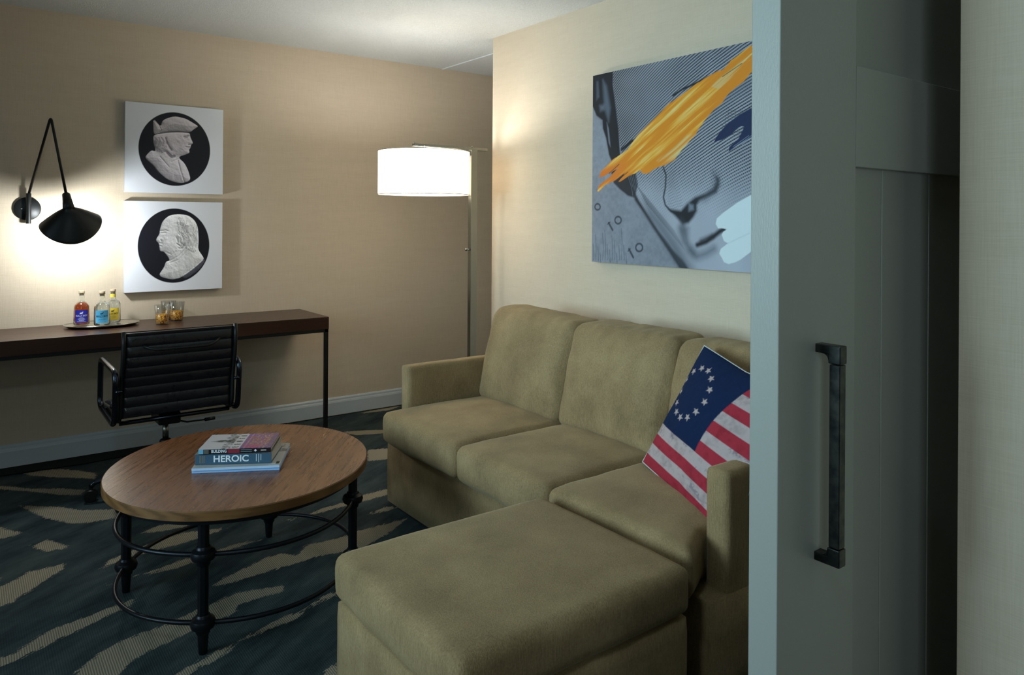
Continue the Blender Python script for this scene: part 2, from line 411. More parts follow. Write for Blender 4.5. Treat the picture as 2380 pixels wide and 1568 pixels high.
# ------------------------------------------------------------------ sliding door
D0, DT, DX = .60, .046, .903
door = struct('door_1', B(), M_door)
bm = B()
yb, yp = D0, D0 + .012     # stile face, recessed panel face
box(bm, DX, 1.102, yb, D0 + DT, .02, 2.2, .0015)                      # stile with the handle
box(bm, 1.102, 1.9, yb, D0 + DT, 1.42, 1.575, .0012)                  # middle rail
box(bm, 1.102, 1.9, yb, D0 + DT, .02, .2, .0012); box(bm, 1.102, 1.9, yb, D0 + DT, 2.05, 2.2, .0012)
box(bm, 1.8, 1.95, yb, D0 + DT, .02, 2.2, .0012)
for z0, z1 in ((.2, 1.42),):
    for a, b_ in ((1.102, 1.2035), (1.2055, 1.3665), (1.3685, 1.53), (1.532, 1.8)): box(bm, a, b_, yp, D0 + .036, z0 - .01, z1 + .01, .002)
    box(bm, 1.102, 1.8, yp + .004, D0 + .036, z0, z1)
    for xb in (1.2045, 1.3675): tube(bm, [(xb, yp + .0005, z0), (xb, yp + .0005, z1)], .0016, 10)
box(bm, 1.102, 1.8, yp + .001, D0 + .036, 1.575, 2.05)
bm.to_mesh(door.data); bm.free()
hb = B()
box(hb, .9945, 1.0105, .563, .579, .874, 1.133, .0012)
h = obj('door_handle', hb, M_bronze, door); prop(h, 'dark bronze square bar handle')
for z0, z1 in ((1.134, 1.160), (.848, .873)):
    k = B(); box(k, .9935, 1.0115, .562, .5805, z0, z1, .0015)
    zc = (1.1475, 1.160) if z0 > 1 else (.848, .8605)
    box(k, .9935, 1.0115, .578, D0 + .001, zc[0], zc[1], .0012)
    zi, sg = (zc[0], -1) if z0 > 1 else (zc[1], 1)      # inner fillet
    vs_ = []
    for xx in (.9937, 1.0113):
        arc = [(.5803 + .009 * (1 - math.sin(t)), zi + sg * .009 * (1 - math.cos(t))) for t in np.linspace(0, PI / 2, 7)]
        vs_.append([k.verts.new((xx, yy, zz)) for yy, zz in [(.5800, zi)] + arc])
    for q_ in vs_: k.faces.new(q_)
    for i in range(len(vs_[0])): j = (i + 1) % len(vs_[0]); k.faces.new((vs_[0][i], vs_[0][j], vs_[1][j], vs_[1][i]))
    obj('handle_bracket', k, M_bronze, h)

# ------------------------------------------------------------------ cushions
def cushion_mesh(x0, x1, y0, y1, z0, z1, r=.035, bulge=(0, 0, 0), step=.022, fn=None, seed=0, rough=.0, warp=None):
    bm = B(); bmesh.ops.create_cube(bm, size=2)
    hx, hy, hz = (x1 - x0) / 2, (y1 - y0) / 2, (z1 - z0) / 2
    n = [max(3, int(2 * hh / step)) for hh in (hx, hy, hz)]
    for ax in range(3):
        es = [e for e in bm.edges if abs((e.verts[0].co - e.verts[1].co)[ax]) > 1e-4 and abs(e.verts[0].co[(ax + 1) % 3] - e.verts[1].co[(ax + 1) % 3]) < 1e-4 and abs(e.verts[0].co[(ax + 2) % 3] - e.verts[1].co[(ax + 2) % 3]) < 1e-4]
        bmesh.ops.subdivide_edges(bm, edges=es, cuts=n[ax] - 1, use_grid_fill=True)
    rr = min(r, hx, hy, hz)
    from mathutils import noise as mn
    c = Vector(((x0 + x1) / 2, (y0 + y1) / 2, (z0 + z1) / 2))
    for v in bm.verts:
        u = v.co.copy(); p = Vector((u.x * hx, u.y * hy, u.z * hz))
        q = Vector((max(-hx + rr, min(hx - rr, p.x)), max(-hy + rr, min(hy - rr, p.y)), max(-hz + rr, min(hz - rr, p.z))))
        d = p - q
        if d.length > 1e-9: p = q + d.normalized() * min(rr, d.length) if d.length > rr else p
        wx, wy, wz = (1 - u.x ** 4), (1 - u.y ** 4), (1 - u.z ** 2)
        if abs(u.z) > .6: p.z += math.copysign(bulge[2] * (1 - u.x ** 2) ** .6 * (1 - u.y ** 2) ** .6, u.z)
        if abs(u.x) > .9: p.x += math.copysign(bulge[0] * wy * wz, u.x)
        if abs(u.y) > .9: p.y += math.copysign(bulge[1] * wx * wz, u.y)
        if rough:
            nv = mn.noise((p + c) * 9 + Vector((seed, 0, 0))) * rough + mn.noise((p + c) * 24 + Vector((0, seed, 0))) * rough * .35
            p += p.normalized() * nv
        P = c + p
        if warp: P = warp(P, u)
        v.co = P
    return bm
sofa = empty('sofa', (2.1, 2.2, 0), 0, 'olive green three-seat track-arm sofa against the wall under the large canvas', 'sofa')
def sp(name, bm, lab=None, smooth=True):
    bmesh.ops.translate(bm, vec=(-2.1, -2.2, 0), verts=bm.verts[:])
    o = obj(name, bm, M_sofa, sofa, smooth=smooth); return prop(o, lab)
sp('base', cushion_mesh(1.62, 2.5, 1.27, 3.155, .012, .312, r=.012, step=.08, bulge=(.0, 0, 0)))
sp('back_frame', cushion_mesh(2.42, 2.62, 1.285, 3.165, .02, .74, r=.025, step=.08))
def armwarp(P, u): return P
for (a, b_) in ((3.095, 3.168), (1.285, 1.362)):
    sp('arm', cushion_mesh(1.70, 2.56, a, b_, .012, .643, r=.013, step=.018, bulge=(.0, .003, .0), rough=.0015))
ys = [(2.463, 3.085), (1.903, 2.455), (1.300, 1.897)]
for i, (a, b_) in enumerate(ys):
    def wp(P, u, i=i):
        # T-shaped ends wrap the arm fronts; inside the arms the side steps in
        t = min(1, max(0, (P.x - 1.575) / .12))
        if i == 2 and P.y < 1.50:
            k = (1.50 - P.y) / (1.50 - 1.300); P.y += t * .066 * k
        if i == 0 and P.y > 2.9:
            k = (P.y - 2.9) / .185; P.y += (1 - t) * .0 * k
        # crown front edge drop
        return P
    sp('seat_cushion', cushion_mesh(1.555, 2.25, a, b_, .318, .455, r=.029, bulge=(.010, .004, .024), step=.018, seed=i * 7.3, rough=.005, warp=wp))
bys = [(2.478, 3.088), (1.888, 2.474), (1.368, 1.884)]
for i, (a, b_) in enumerate(bys):
    def wb(P, u, i=i):
        h_ = (P.z - .44) / .47
        P.x += h_ * .085 + (.025 * (h_ ** 2))
        if P.x > 2.3: pass
        # pillow corners drawn in towards the top
        k = max(0, h_ - .55) / .45
        P.y += -u.y * .006 * k * k
        from mathutils import noise as mn
        fold = max(0, h_ - .6)
        P.z += math.sin(P.y * 95 + 2 * mn.noise(P * 6)) * .0045 * fold * max(0, -u.x + .6)
        P.z += (.012 if i == 0 else .0) * u.y * k
        return P
    sp('back_cushion', cushion_mesh(2.075, 2.30, a, b_, .445, .885, r=.042, bulge=(.035, .004, .012), step=.018, seed=11 + i * 5.1, rough=.007, warp=wb))

ott = empty('ottoman', (1.155, 1.55, 0), 0, 'rectangular olive upholstered ottoman pushed against the front of the sofa', 'ottoman')
def op(name, bm):
    bmesh.ops.translate(bm, vec=(-1.155, -1.55, 0), verts=bm.verts[:]); return obj(name, bm, M_sofa, ott, smooth=True)
op('cushion', cushion_mesh(.80, 1.512, 1.247, 1.862, .332, .452, r=.026, bulge=(.004, .004, .014), step=.016, seed=3.3, rough=.003))
op('base', cushion_mesh(.806, 1.506, 1.253, 1.856, .012, .329, r=.014, step=.04, rough=.001))

# ------------------------------------------------------------------ flag pillow
def mesh_color(me, C):
    C = np.clip(C, 0, 1).astype(np.float32)
    a = me.attributes.new('Col', 'FLOAT_COLOR', 'POINT'); a.data.foreach_set('color', np.c_[C, np.ones(len(C), np.float32)].ravel())
def vnoise(P, s, seed=0, oct=3):
    """value noise on 2-D points"""
    out = np.zeros(len(P)); amp = 1; tot = 0
    for o in range(oct):
        r_ = np.random.default_rng(seed + o * 31); T = r_.random((64, 64)); Q = P * s * 2 ** o
        i = np.floor(Q).astype(int); f_ = Q - i; f_ = f_ * f_ * (3 - 2 * f_); i %= 64; j = (i + 1) % 64
        v = (T[i[:, 0], i[:, 1]] * (1 - f_[:, 0]) + T[j[:, 0], i[:, 1]] * f_[:, 0]) * (1 - f_[:, 1]) + (T[i[:, 0], j[:, 1]] * (1 - f_[:, 0]) + T[j[:, 0], j[:, 1]] * f_[:, 0]) * f_[:, 1]
        out += v * amp; tot += amp; amp *= .55
    return out / tot
def lerp(a, b, t): return a * (1 - t[:, None]) + np.asarray(b) * t[:, None]
def sst(d, w_): t = np.clip(.5 - d / w_, 0, 1); return t * t * (3 - 2 * t)
def flag_colors(UV):
    u, v = UV[:, 0], UV[:, 1]; n = len(u)
    red = np.array((.36, .030, .048)); wh = np.array((.46, .37, .36)); navy = np.array((.006, .018, .060))
    nz = vnoise(UV, 22, 3); nf = vnoise(UV, 90, 5, 2)
    k = (np.floor(v / .085).astype(int) % 2); C = np.where((k == 0)[:, None], red, wh)
    C = C * (1 - .25 * np.clip((nz - .5) * 3, 0, 1)[:, None])
    dirt = np.clip((vnoise(UV * [1, 2.2], 11, 9) - .58) * 6, 0, 1) * (k == 1) * (nf > .45)
    C = lerp(C, (.16, .13, .17), dirt * .6)
    bound = .57 + .16 * np.clip((v - .34) / .66, 0, 1) ** 2
    can = sst(np.maximum(u - bound, .34 - v), .006); C = lerp(C, navy, can)
    C = C * (1 - .3 * can[:, None] * (nf[:, None] - .5))
    for q in range(13):
        a = 2 * PI * q / 13; cx_, cy_ = .24 + .19 * math.cos(a), .665 + .20 * math.sin(a)
        st = []
        for m in range(10):
            rr = .030 if m % 2 == 0 else .0125; b_ = PI / 2 + m * PI / 5 - .15
            st.append((cx_ + rr * math.cos(b_) * 1.25, cy_ + rr * math.sin(b_)))
        C = lerp(C, (.50, .40, .38), sst(sdpoly(UV, st), .004) * .95)
    return C
def pillow():
    BL = Vector((1.945, 1.832, .484)); e1 = Vector((-.17, -.41, -.045)).normalized(); e2r = Vector((.19, -.085, .40)).normalized()
    e2 = (e2r - e1 * e2r.dot(e1)).normalized(); nn = e1.cross(e2); 
    if nn.x > 0: nn = -nn
    W = .56; Hh = .465; n = 150
    u, v = np.meshgrid(np.linspace(0, 1, n), np.linspace(0, 1, n)); u = u.ravel(); v = v.ravel(); uv = np.stack([u, v], 1)
    a, b_ = 2 * u - 1, 2 * v - 1
    th = .060 * (np.clip((1 - a ** 2) * (1 - b_ ** 2), 0, 1)) ** .55
    pin = 1 - .045 * (1 - b_ ** 2) * 0
    nzz = vnoise(uv, 5, 21, 3) - .5
    ux = .5 + (u - .5) * (1 - .05 * (1 - np.abs(b_)) ) ; vy = .5 + (v - .5) * (1 - .05 * (1 - np.abs(a)))
    root = empty('throw_pillow', BL + e1 * .25 + e2 * 0, 0, 'worn stars-and-stripes flag pillow propped on the sofa near its arm', 'pillow')
    e1n, e2n, nnn = np.array(e1), np.array(e2), np.array(nn)
    for side, nm in ((1, 'pillow_front'), (-1, 'pillow_back')):
        off = th * side + nzz * .012 * np.clip(th / .03, 0, 1)
        P = np.outer(ux * W, e1n) + np.outer(vy * Hh, e2n) + np.outer(off, nnn) + np.array(BL) - np.array(root.location)
        me = grid_mesh(nm, P, n, n); mesh_color(me, flag_colors(uv) if side == 1 else np.tile((.42, .36, .36), (n * n, 1)))
        obj(nm, me, M_flag, root, smooth=True)
    bm = B(); m = 80
    loop = [(t, 0) for t in np.linspace(0, 1, m)] + [(1, t) for t in np.linspace(0, 1, m)[1:]] + [(t, 1) for t in np.linspace(1, 0, m)[1:]] + [(0, t) for t in np.linspace(1, 0, m)[1:-1]]
    pts = []
    for (a_, c_) in loop:
        x = .5 + (a_ - .5) * (1 - .05 * (1 - abs(2 * c_ - 1))); y = .5 + (c_ - .5) * (1 - .05 * (1 - abs(2 * a_ - 1)))
        pts.append(BL + e1 * (x * W) + e2 * (y * Hh) - Vector(root.location))
    tube(bm, pts, .0026, 8, closed=True)
    prop(obj('piping', bm, plain('white_piping', (.48, .48, .46), .8), root, smooth=True), 'white piping')
pillow()

# ------------------------------------------------------------------ coffee table
TC = Vector((.833, 2.752, 0)); TA = math.atan2(.5434, .8395)   # minor axis lies along TA
ct = empty('coffee_table', (TC.x, TC.y, 0), 0, 'round oak-topped coffee table on black iron legs in front of the sofa', 'table')
TT = .457; ra, rb = .444, .480
def ell(t, s=1.0, dr=0):
    a_, b_ = ra * s + dr, rb * s + dr
    x, y = a_ * math.cos(t), b_ * math.sin(t); c_, s_ = math.cos(TA - PI / 2 + .0), math.sin(TA - PI / 2)
    # first axis (ra) perpendicular to the long one
    ex = Vector((.8395, -.5434 * -1, 0)); ex = Vector((.8395, -.5430, 0)); ey = Vector((.5430, .8395, 0))
    return ex * x + ey * y
def ell_disc(bm, prof, n=128, mi_top=None):
    rings = [[bm.verts.new(ell(2 * PI * k / n, 1, dr) + Vector((0, 0, z))) for k in range(n)] for dr, z in prof]
    for a, b_ in zip(rings, rings[1:]):
        for k in range(n): bm.faces.new((a[k], a[(k + 1) % n], b_[(k + 1) % n], b_[k]))
    f0 = bm.faces.new(rings[0][::-1]); f1 = bm.faces.new(rings[-1])
    f1.material_index = 0
    for f_ in bm.faces:
        if f_ is not f1: f_.material_index = 1
    return bm
obj('tabletop', ell_disc(B(), [(-.004, TT - .032), (0, TT - .029), (0, TT - .003), (-.003, TT)]), [M_oak, M_oak_edge], ct, auto=30)
# apron ring of iron under the top
bm = B(); n = 96
rg = [[bm.verts.new(ell(2 * PI * k / n, 1, dr) + Vector((0, 0, z))) for k in range(n)] for dr, z in ((-.03, TT - .033), (-.03, TT - .052), (-.042, TT - .052), (-.042, TT - .033))]
for i in range(4):
    a, b_ = rg[i], rg[(i + 1) % 4]
    for k in range(n): bm.faces.new((a[k], a[(k + 1) % n], b_[(k + 1) % n], b_[k]))
obj('apron_ring', bm, M_iron, ct, auto=30)
legs = [(.609, 2.394), (.487, 2.949), (1.053, 3.111), (1.175, 2.555)]
ZH, ZL = .304, .095
for (lx, ly) in legs:
    c = Vector((lx - TC.x, ly - TC.y, 0)); lb = B()
    lathe(lb, [(.011, 0), (.013, .004), (.0165, .06), (.0165, .07)], 20, (c.x, c.y))
    lathe(lb, [(.0168, .06), (.0172, TT - .034)], 8, (c.x, c.y))
    L = obj('leg', lb, M_iron, ct, auto=35)
    for z in (ZH, ZL):
        kb = B(); lathe(kb, [(.019, z - .032), (.021, z - .028), (.0225, z - .019), (.034, z - .012), (.038, z), (.034, z + .012), (.0225, z + .019), (.021, z + .024), (.0185, z + .027)], 28, (c.x, c.y))
        obj('knob', kb, M_iron, L, auto=40)
# ring radius passes through the legs
for z in (ZH, ZL):
    pts = []
    K = len(legs); angs = [math.atan2(y - TC.y, x - TC.x) for x, y in legs]; rad = [math.hypot(x - TC.x, y - TC.y) for x, y in legs]
    for k in range(120):
        t = 2 * PI * k / 120; p = ell(t, .915); a = math.atan2(p.y, p.x)
        # blend the ellipse radius to the radius at the nearest leg
        wsum = 0; rr = p.length; corr = 0
        for A_, R_ in zip(angs, rad):
            d = abs((a - A_ + PI) % (2 * PI) - PI); wgt = math.exp(-(d / .5) ** 2)
            tt = min(((a2 - A_ + PI) % (2 * PI) - PI, a2) for a2 in [A_])[1]
            # ellipse radius in the direction of the leg
            er = 1 / math.sqrt(((math.cos(A_) * .8395 - math.sin(A_) * .5430) / (ra * .915)) ** 2 + ((math.cos(A_) * .5430 + math.sin(A_) * .8395) / (rb * .915)) ** 2)
            corr += wgt * (R_ - er)
        pts.append(p * ((rr + corr) / rr) + Vector((0, 0, z)))
    obj('ring_stretcher', tube(B(), pts, .0075, 12, closed=True), M_iron, ct, smooth=True)

# ------------------------------------------------------------------ books on the coffee table
def book(name, p0, p1, depth, z0, z1, label, spine_m, cover=None, pages=True, grp='books stacked on the coffee table', paper=False):
    p0 = Vector((*p0, 0)); p1 = Vector((*p1, 0)); d = p1 - p0; L = d.length; a = math.atan2(d.y, d.x)
    o = empty(name, (p0.x, p0.y, z0), a, label, 'book', grp); t = .0022 if not paper else .0008; h_ = z1 - z0
    if pages: obj('pages', box(B(), .003, L - .003, t, depth - .003, t, h_ - t, .0003), M_paper, o)
    bm = B(); box(bm, 0, L, 0, t, 0, h_, .0006); box(bm, 0, L, 0, depth, 0, t, .0004); 
    if cover is None: box(bm, 0, L, 0, depth, h_ - t, h_, .0004)
    c = obj('cover', bm, spine_m, o)
    if cover is not None:
        nu, nv = 240, 170; u, v = np.meshgrid(np.linspace(0, 1, nu), np.linspace(0, 1, nv)); uv = np.stack([u.ravel(), v.ravel()], 1)
        P = np.c_[uv[:, 0] * L, uv[:, 1] * depth, np.full(len(uv), h_)]
        me = grid_mesh('front_cover', P, nu, nv); mesh_color(me, cover(uv)); fc = obj('front_cover', me, M_cover, o)
        md = fc.modifiers.new('thick', 'SOLIDIFY'); md.thickness = t; md.offset = -1
    return o, L, h_
def txt(parent, s, x, z, size, m, name='lettering', vertical=False, bold=0, sx=1, align='LEFT', y=-.0004):
    me = text_mesh(s, size, .0003, align, bold, sx); o = obj(name, me, m, parent)
    o.location = (x, y, z); o.rotation_euler = (PI / 2, (-PI / 2 if vertical else 0), 0) if not vertical else (PI / 2, PI / 2, 0)
    return o
M_mag = plain('pale_blue_magazine', (.50, .66, .88), .3); M_mag2 = plain('blue_magazine', (.30, .52, .85), .3)
def mag_cover(uv):
    n = vnoise(uv, 9, 71); C = np.tile((.50, .50, .48), (len(uv), 1)).astype(float); u, v = uv.T
    im = sst(np.maximum(.60 - v, .55 - u) , .02); C = lerp(C, (.16, .16, .17), im * (.35 + .65 * (n > .5)))
    C = lerp(C, (.03, .03, .02), sst(np.maximum(np.abs(u - .965) - .02, np.abs(v - .11) - .05), .01)); return C
zt = TT
b1, _, _ = book('magazine', (.648, 2.706), (.905, 2.569), .262, zt + .0006, zt + .0105, 'pale blue magazine lowest in the stack on the coffee table', M_mag2, paper=True)
b2, _, _ = book('magazine', (.646, 2.7), (.903, 2.563), .262, zt + .0111, zt + .0200, 'grey-covered magazine with pale blue spine just under the HEROIC book', M_mag, cover=mag_cover, paper=True)
def her_cover(uv):
    return np.tile((.30, .29, .26), (len(uv), 1)) * (.8 + .3 * vnoise(uv, 5, 8)[:, None])
M_heroic = plain('slate_blue_cover', (.045, .105, .165), .35)
b3, L3, h3 = book('hardback_book', (.664, 2.728), (.886, 2.597), .185, zt + .0206, zt + .0580, 'thick slate-blue book with HEROIC on its spine on the coffee table', M_heroic, cover=her_cover)
txt(b3, 'HEROIC', L3 * .235, h3 * .50, .0315, M_white_ink, bold=.0007, sx=1.06)
for x, z0_, z1_ in ((.800, .22, .88), (.832, .12, .90), (.862, .30, .86)): obj('lettering_line', box(B(), L3 * x - .0009, L3 * x + .0009, -.0004, .0004, h3 * z0_, h3 * z1_), M_white_ink, b3)
for x in (.065, .092, .118): obj('lettering_line', box(B(), L3 * x - .0009, L3 * x + .0009, -.0004, .0004, h3 * .16, h3 * .84), M_gold_ink, b3)
def top_cover(uv):
    u, v = uv.T; C = np.tile((.60, .55, .56), (len(uv), 1)).astype(float); n = vnoise(uv, 26, 41); n2 = vnoise(uv, 70, 12, 2)
    # dark church tower lying on its side, lettering, then a purple and orange night view
    C = lerp(C, (.10, .10, .08), sst(sdpoly(uv, [(.07, .50), (.20, .58), (.32, .60), (.42, .60), (.42, .40), (.30, .42), (.18, .45)]), .015) * (.6 + .4 * (n > .45)))
    C = lerp(C, (.09, .09, .07), sst(sdpoly(uv, [(.30, .0), (.42, .0), (.43, .98), (.28, .98), (.31, .80), (.25, .75), (.31, .66), (.30, .30)]), .03) * np.clip((n - .32) * 3, 0, 1))
    for y0_ in (.06, .24, .44, .64, .82):
        C = lerp(C, (.04, .04, .04), sst(np.maximum(np.abs(u - .49) - .045, np.abs(v - y0_ - .03) - .035), .01) * (n2 > .35))
    C = lerp(C, (.22, .10, .26), sst(.56 - u, .01)); k = sst(.58 - u, .02)
    C = lerp(C, (.42, .20, .38), k * sst(np.abs(u - .62) - .012, .012))
    C = lerp(C, (.36, .13, .06), k * np.clip((n - .45) * 4, 0, 1) * sst(np.abs(v - .5) - .38, .15))
    C = lerp(C, (.70, .38, .12), k * (n2 > .68) * sst(.66 - u, .02)); C = lerp(C, (.16, .10, .20), sst(.92 - u, .02) * .7)
    C = lerp(C, (.45, .06, .14), k * sst(np.maximum(np.abs(u - .72) - .1, v - .22), .1) * .6)
    return C
M_topsp = plain('black_spine', (.012, .010, .014), .3)
b4, L4, h4 = book('paperback_book', (.672, 2.716), (.884, 2.597), .178, zt + .0586, zt + .0765, 'black-spined paperback with a white and purple cover topmost on the books', M_topsp, cover=top_cover)
txt(b4, 'BUILDING', L4 * .175, h4 * .5, .0135, M_white_ink, bold=.0003, sx=.85)
def plate(parent, x0, x1, z0, z1, m, name='colour_block', y=-.0004): return obj(name, box(B(), x0, x1, y, .0004, z0, z1), m, parent)
plate(b4, L4 * .40, L4 * .565, h4 * .12, h4 * .9, plain('crimson_block', (.22, .012, .03))); 
plate(b4, 0, L4 * .065, h4 * .08, h4 * .95, plain('sky_blue_block', (.16, .40, .55))); plate(b4, L4 * .07, L4 * .14, h4 * .08, h4 * .95, plain('grey_block', (.09, .09, .08)))
for zz in (.66, .34): plate(b4, L4 * .58, L4 * .735, h4 * zz - .0009, h4 * zz + .0009, plain('teal_line', (.18, .34, .33)))
bm = B(); vs = [bm.verts.new(p) for p in ((L4 * .765, -.0006, h4 * .5), (L4 * .785, -.0006, h4 * .25), (L4 * .805, -.0006, h4 * .5), (L4 * .785, -.0006, h4 * .78))]; bm.faces.new(vs)
obj('emblem', bm, M_white_ink, b4)
plate(b4, L4 * .86, L4 * .935, h4 * .42, h4 * .6, M_cream_ink)

# ------------------------------------------------------------------ desk
dk = empty('desk', (.6, 4.5, 0), 0, 'long dark walnut desk on a thin black metal frame along the back wall', 'desk')
DF, DXR = 4.285, 1.808
def dp(name, bm, m, **kw):
    bmesh.ops.translate(bm, vec=(-.6, -4.5, 0), verts=bm.verts[:]); return obj(name, bm, m, dk, **kw)
dp('desk_top', box(B(), -.75, DXR, DF, Y0 - .003, .668, .742, .0015), M_walnut)
fb = B(); box(fb, -.75, DXR - .002, DF + .002, DF + .024, .650, .668); box(fb, -.75, DXR - .002, Y0 - .03, Y0 - .006, .650, .668); box(fb, DXR - .024, DXR - .002, DF + .002, Y0 - .006, .650, .668)
dp('frame', fb, M_blackm)
for x in (DXR - .024, -.745): dp('leg', box(B(), x, x + .022, DF + .002, DF + .024, .001, .650, .001), M_blackm)

# ------------------------------------------------------------------ office chair
ch = empty('office_chair', (.819, 3.93, 0), math.radians(1), 'black ribbed leather swivel chair with loop arms pulled up to the desk', 'chair')
def ribbed(path, w0, w1, ribs_per, thick=.016, n=24):
    """ribbed sling: path = list of (y,z) centreline, widths interpolated"""
    bm = B(); pts = [Vector((0, y, z)) for y, z in path]; pts = arc_pts(pts, .10, 10)
    seg = [0];
    for a, b_ in zip(pts, pts[1:]): seg.append(seg[-1] + (b_ - a).length)
    T = seg[-1]; m = 190; rows = []
    def pos(s):
        for i in range(len(seg) - 1):
            if s <= seg[i + 1] + 1e-9:
                t = (s - seg[i]) / max(1e-9, seg[i + 1] - seg[i]); return pts[i].lerp(pts[i + 1], t), (pts[i + 1] - pts[i]).normalized()
        return pts[-1], (pts[-1] - pts[-2]).normalized()
    for sgn in (1, -1):
        rr = []
        for k in range(m + 1):
            s = T * k / m; p, t = pos(s); nrm = Vector((0, -t.z, t.y))
            rib = abs(math.sin(PI * s / ribs_per)) ** .45
            w_ = w0 + (w1 - w0) * s / T
            row = []
            for j in range(n + 1):
                x = (j / n - .5) * 2; edge = min(1, (1 - abs(x)) / .10)
                th = thick * (.30 + .70 * rib * (edge ** .5))
                row.append(bm.verts.new(Vector((x * w_ / 2, 0, 0)) + p + nrm * (sgn * th * .5) + Vector((0, -.012 * (1 - x * x) * 0, 0))))
            rr.append(row)
        for a, b_ in zip(rr, rr[1:]):
            for j in range(n): bm.faces.new((a[j], a[j + 1], b_[j + 1], b_[j]))
        rows.append(rr)
    F_, K_ = rows
    for k in range(m):
        bm.faces.new((F_[k][0], F_[k + 1][0], K_[k + 1][0], K_[k][0])); bm.faces.new((F_[k][-1], F_[k + 1][-1], K_[k + 1][-1], K_[k][-1]))
    for j in range(n):
        bm.faces.new((F_[0][j], F_[0][j + 1], K_[0][j + 1], K_[0][j])); bm.faces.new((F_[-1][j], F_[-1][j + 1], K_[-1][j + 1], K_[-1][j]))
    return bm
SY = -.235   # rear of the seat
back = obj('backrest', ribbed([(SY + .0, .44), (SY - .005, .56), (SY - .05, .70), (SY - .055, .825)], .475, .47, .047, .020), M_leather, ch, smooth=True)
seat = obj('seat', ribbed([(SY + .01, .452), (SY + .12, .430), (.12, .438), (.22, .425)], .46, .46, .047, .020), M_leather, ch, smooth=True)
for s in (-1, 1):
    sr = B(); pts = arc_pts([(s * .243, .21, .415), (s * .243, .05, .425), (s * .243, SY - .005, .425), (s * .243, SY - .015, .60), (s * .241, SY - .06, .72), (s * .240, SY - .062, .835)], .06)
    tube(sr, pts, .009, 10, flat=1.6); obj('side_rail', sr, M_blackm, ch, smooth=True)
    ar = B(); X = s * .267
    loop = arc_pts([(X, SY - .045, .655), (X, .10, .665), (X, .115, .43), (X, SY - .015, .415)], .055, 8, closed=True)
    tube(ar, loop, .0125, 14, closed=True); A_ = obj('armrest', ar, M_alu, ch, smooth=True)
    for z, y in ((.57, SY - .042), (.43, SY + .06), (.43, .06)):
        obj('arm_bracket', tube(B(), [(s * .24, y, z), (X, y, z)], .007, 8), M_alu, A_, smooth=True)
for y in (SY + .03, .12): obj('cross_bar', tube(B(), [(-.24, y, .412), (.24, y, .412)], .010, 10), M_alu, ch, smooth=True)
hd = B(); tube(hd, arc_pts([(-.16, SY - .066, .765), (-.12, SY - .098, .748), (.12, SY - .098, .748), (.17, SY - .066, .775)], .03), .006, 8); obj('back_handle', hd, M_blackm, ch, smooth=True)
box_ = B(); box(box_, -.05, .05, -.09, .08, .345, .40, .008); obj('tilt_mechanism', box_, M_blackm, ch)
lv = B(); tube(lv, [(.03, 0, .345), (.10, .0, .322), (.19, .02, .315)], .0042, 8); tube(lv, [(.19, .02, .315), (.24, .03, .313)], .0085, 10); obj('tilt_lever', lv, M_blackm, ch, smooth=True)
ps = B(); lathe(ps, [(.014, .24), (.014, .345)], 20); gas = obj('gas_lift', ps, M_nickel, ch, smooth=True)
ps = B(); lathe(ps, [(.027, .10), (.027, .25), (.023, .255)], 24); obj('column', ps, M_blackm, ch, auto=40)
ps = B(); lathe(ps, [(.030, .085), (.040, .09), (.038, .125), (.030, .135)], 24); obj('base_hub', ps, M_alu, ch, auto=40)
for k in range(5):
    a = math.radians(168 + 72 * k); d = Vector((math.cos(a), math.sin(a), 0)); q = Vector((-d.y, d.x, 0))
    lb = B(); tube(lb, arc_pts([d * .03 + Vector((0, 0, .112)), d * .22 + Vector((0, 0, .105)), d * .305 + Vector((0, 0, .085)), d * .318 + Vector((0, 0, .068))], .04), [.019, .018, .017, .016, .015, .014, .013, .012, .012, .012, .012, .011, .011, .011, .011, .011][:16], 12)
    L = obj('base_leg', lb, M_alu, ch, smooth=True)
    cb = B(); c = d * .318
    for s in (-1, 1):
        m_ = Matrix.Translation(c + q * (s * .016) + Vector((0, 0, .0295))) @ Matrix(((d.x, -q.x * 0, q.x, 0), (d.y, 0, q.y, 0), (0, 1, 0, 0), (0, 0, 0, 1)))
        lathe(cb, [(.010, -.011), (.026, -.011), (.0285, -.006), (.0285, .006), (.026, .011), (.010, .011)], 24, mat=m_)
    lathe(cb, [(.009, .03), (.009, .072)], 12, (c.x, c.y)); 
    obj('caster', cb, M_blackm, L, auto=40)

# ------------------------------------------------------------------ wall sconce
sc = empty('wall_sconce', (.30, Y0, 1.38), 0, 'black swing-arm wall sconce with a shell-shaped shade above the desk', 'sconce')
S0 = Vector((.30, Y0, 1.38))
def rel(*p): return Vector(p) - S0
bm = B(); m_ = Matrix.Rotation(PI / 2, 4, 'X'); lathe(bm, [(.060, .0), (.062, .002), (.062, .012), (.058, .015)], 48, mat=Matrix.Translation((0, 0, 0)) @ m_)
bmesh.ops.translate(bm, vec=(-.002, 0, 0), verts=bm.verts[:])
obj('wall_plate', bm, M_blackm, sc, auto=40)
bm = B(); lathe(bm, [(.004, 0), (.0045, .001), (.0045, .018), (.003, .0185)], 12, mat=Matrix.Translation((-.03, 0, 0)) @ m_); obj('screw', bm, M_nickel, sc, smooth=True)
apex = at(118, 276, 'y', 4.64); neck = at(154, 452, 'y', 4.50); tb = Vector((.303, 4.725, 1.46)); 
bm = B(); tube(bm, [rel(.301, 4.735, 1.300), rel(.301, 4.735, 1.462)], .0125, 18); tube(bm, [rel(.301, 4.765, 1.38), rel(.301, 4.735, 1.38)], .009, 12); obj('pivot_tube', bm, M_blackm, sc, auto=50)
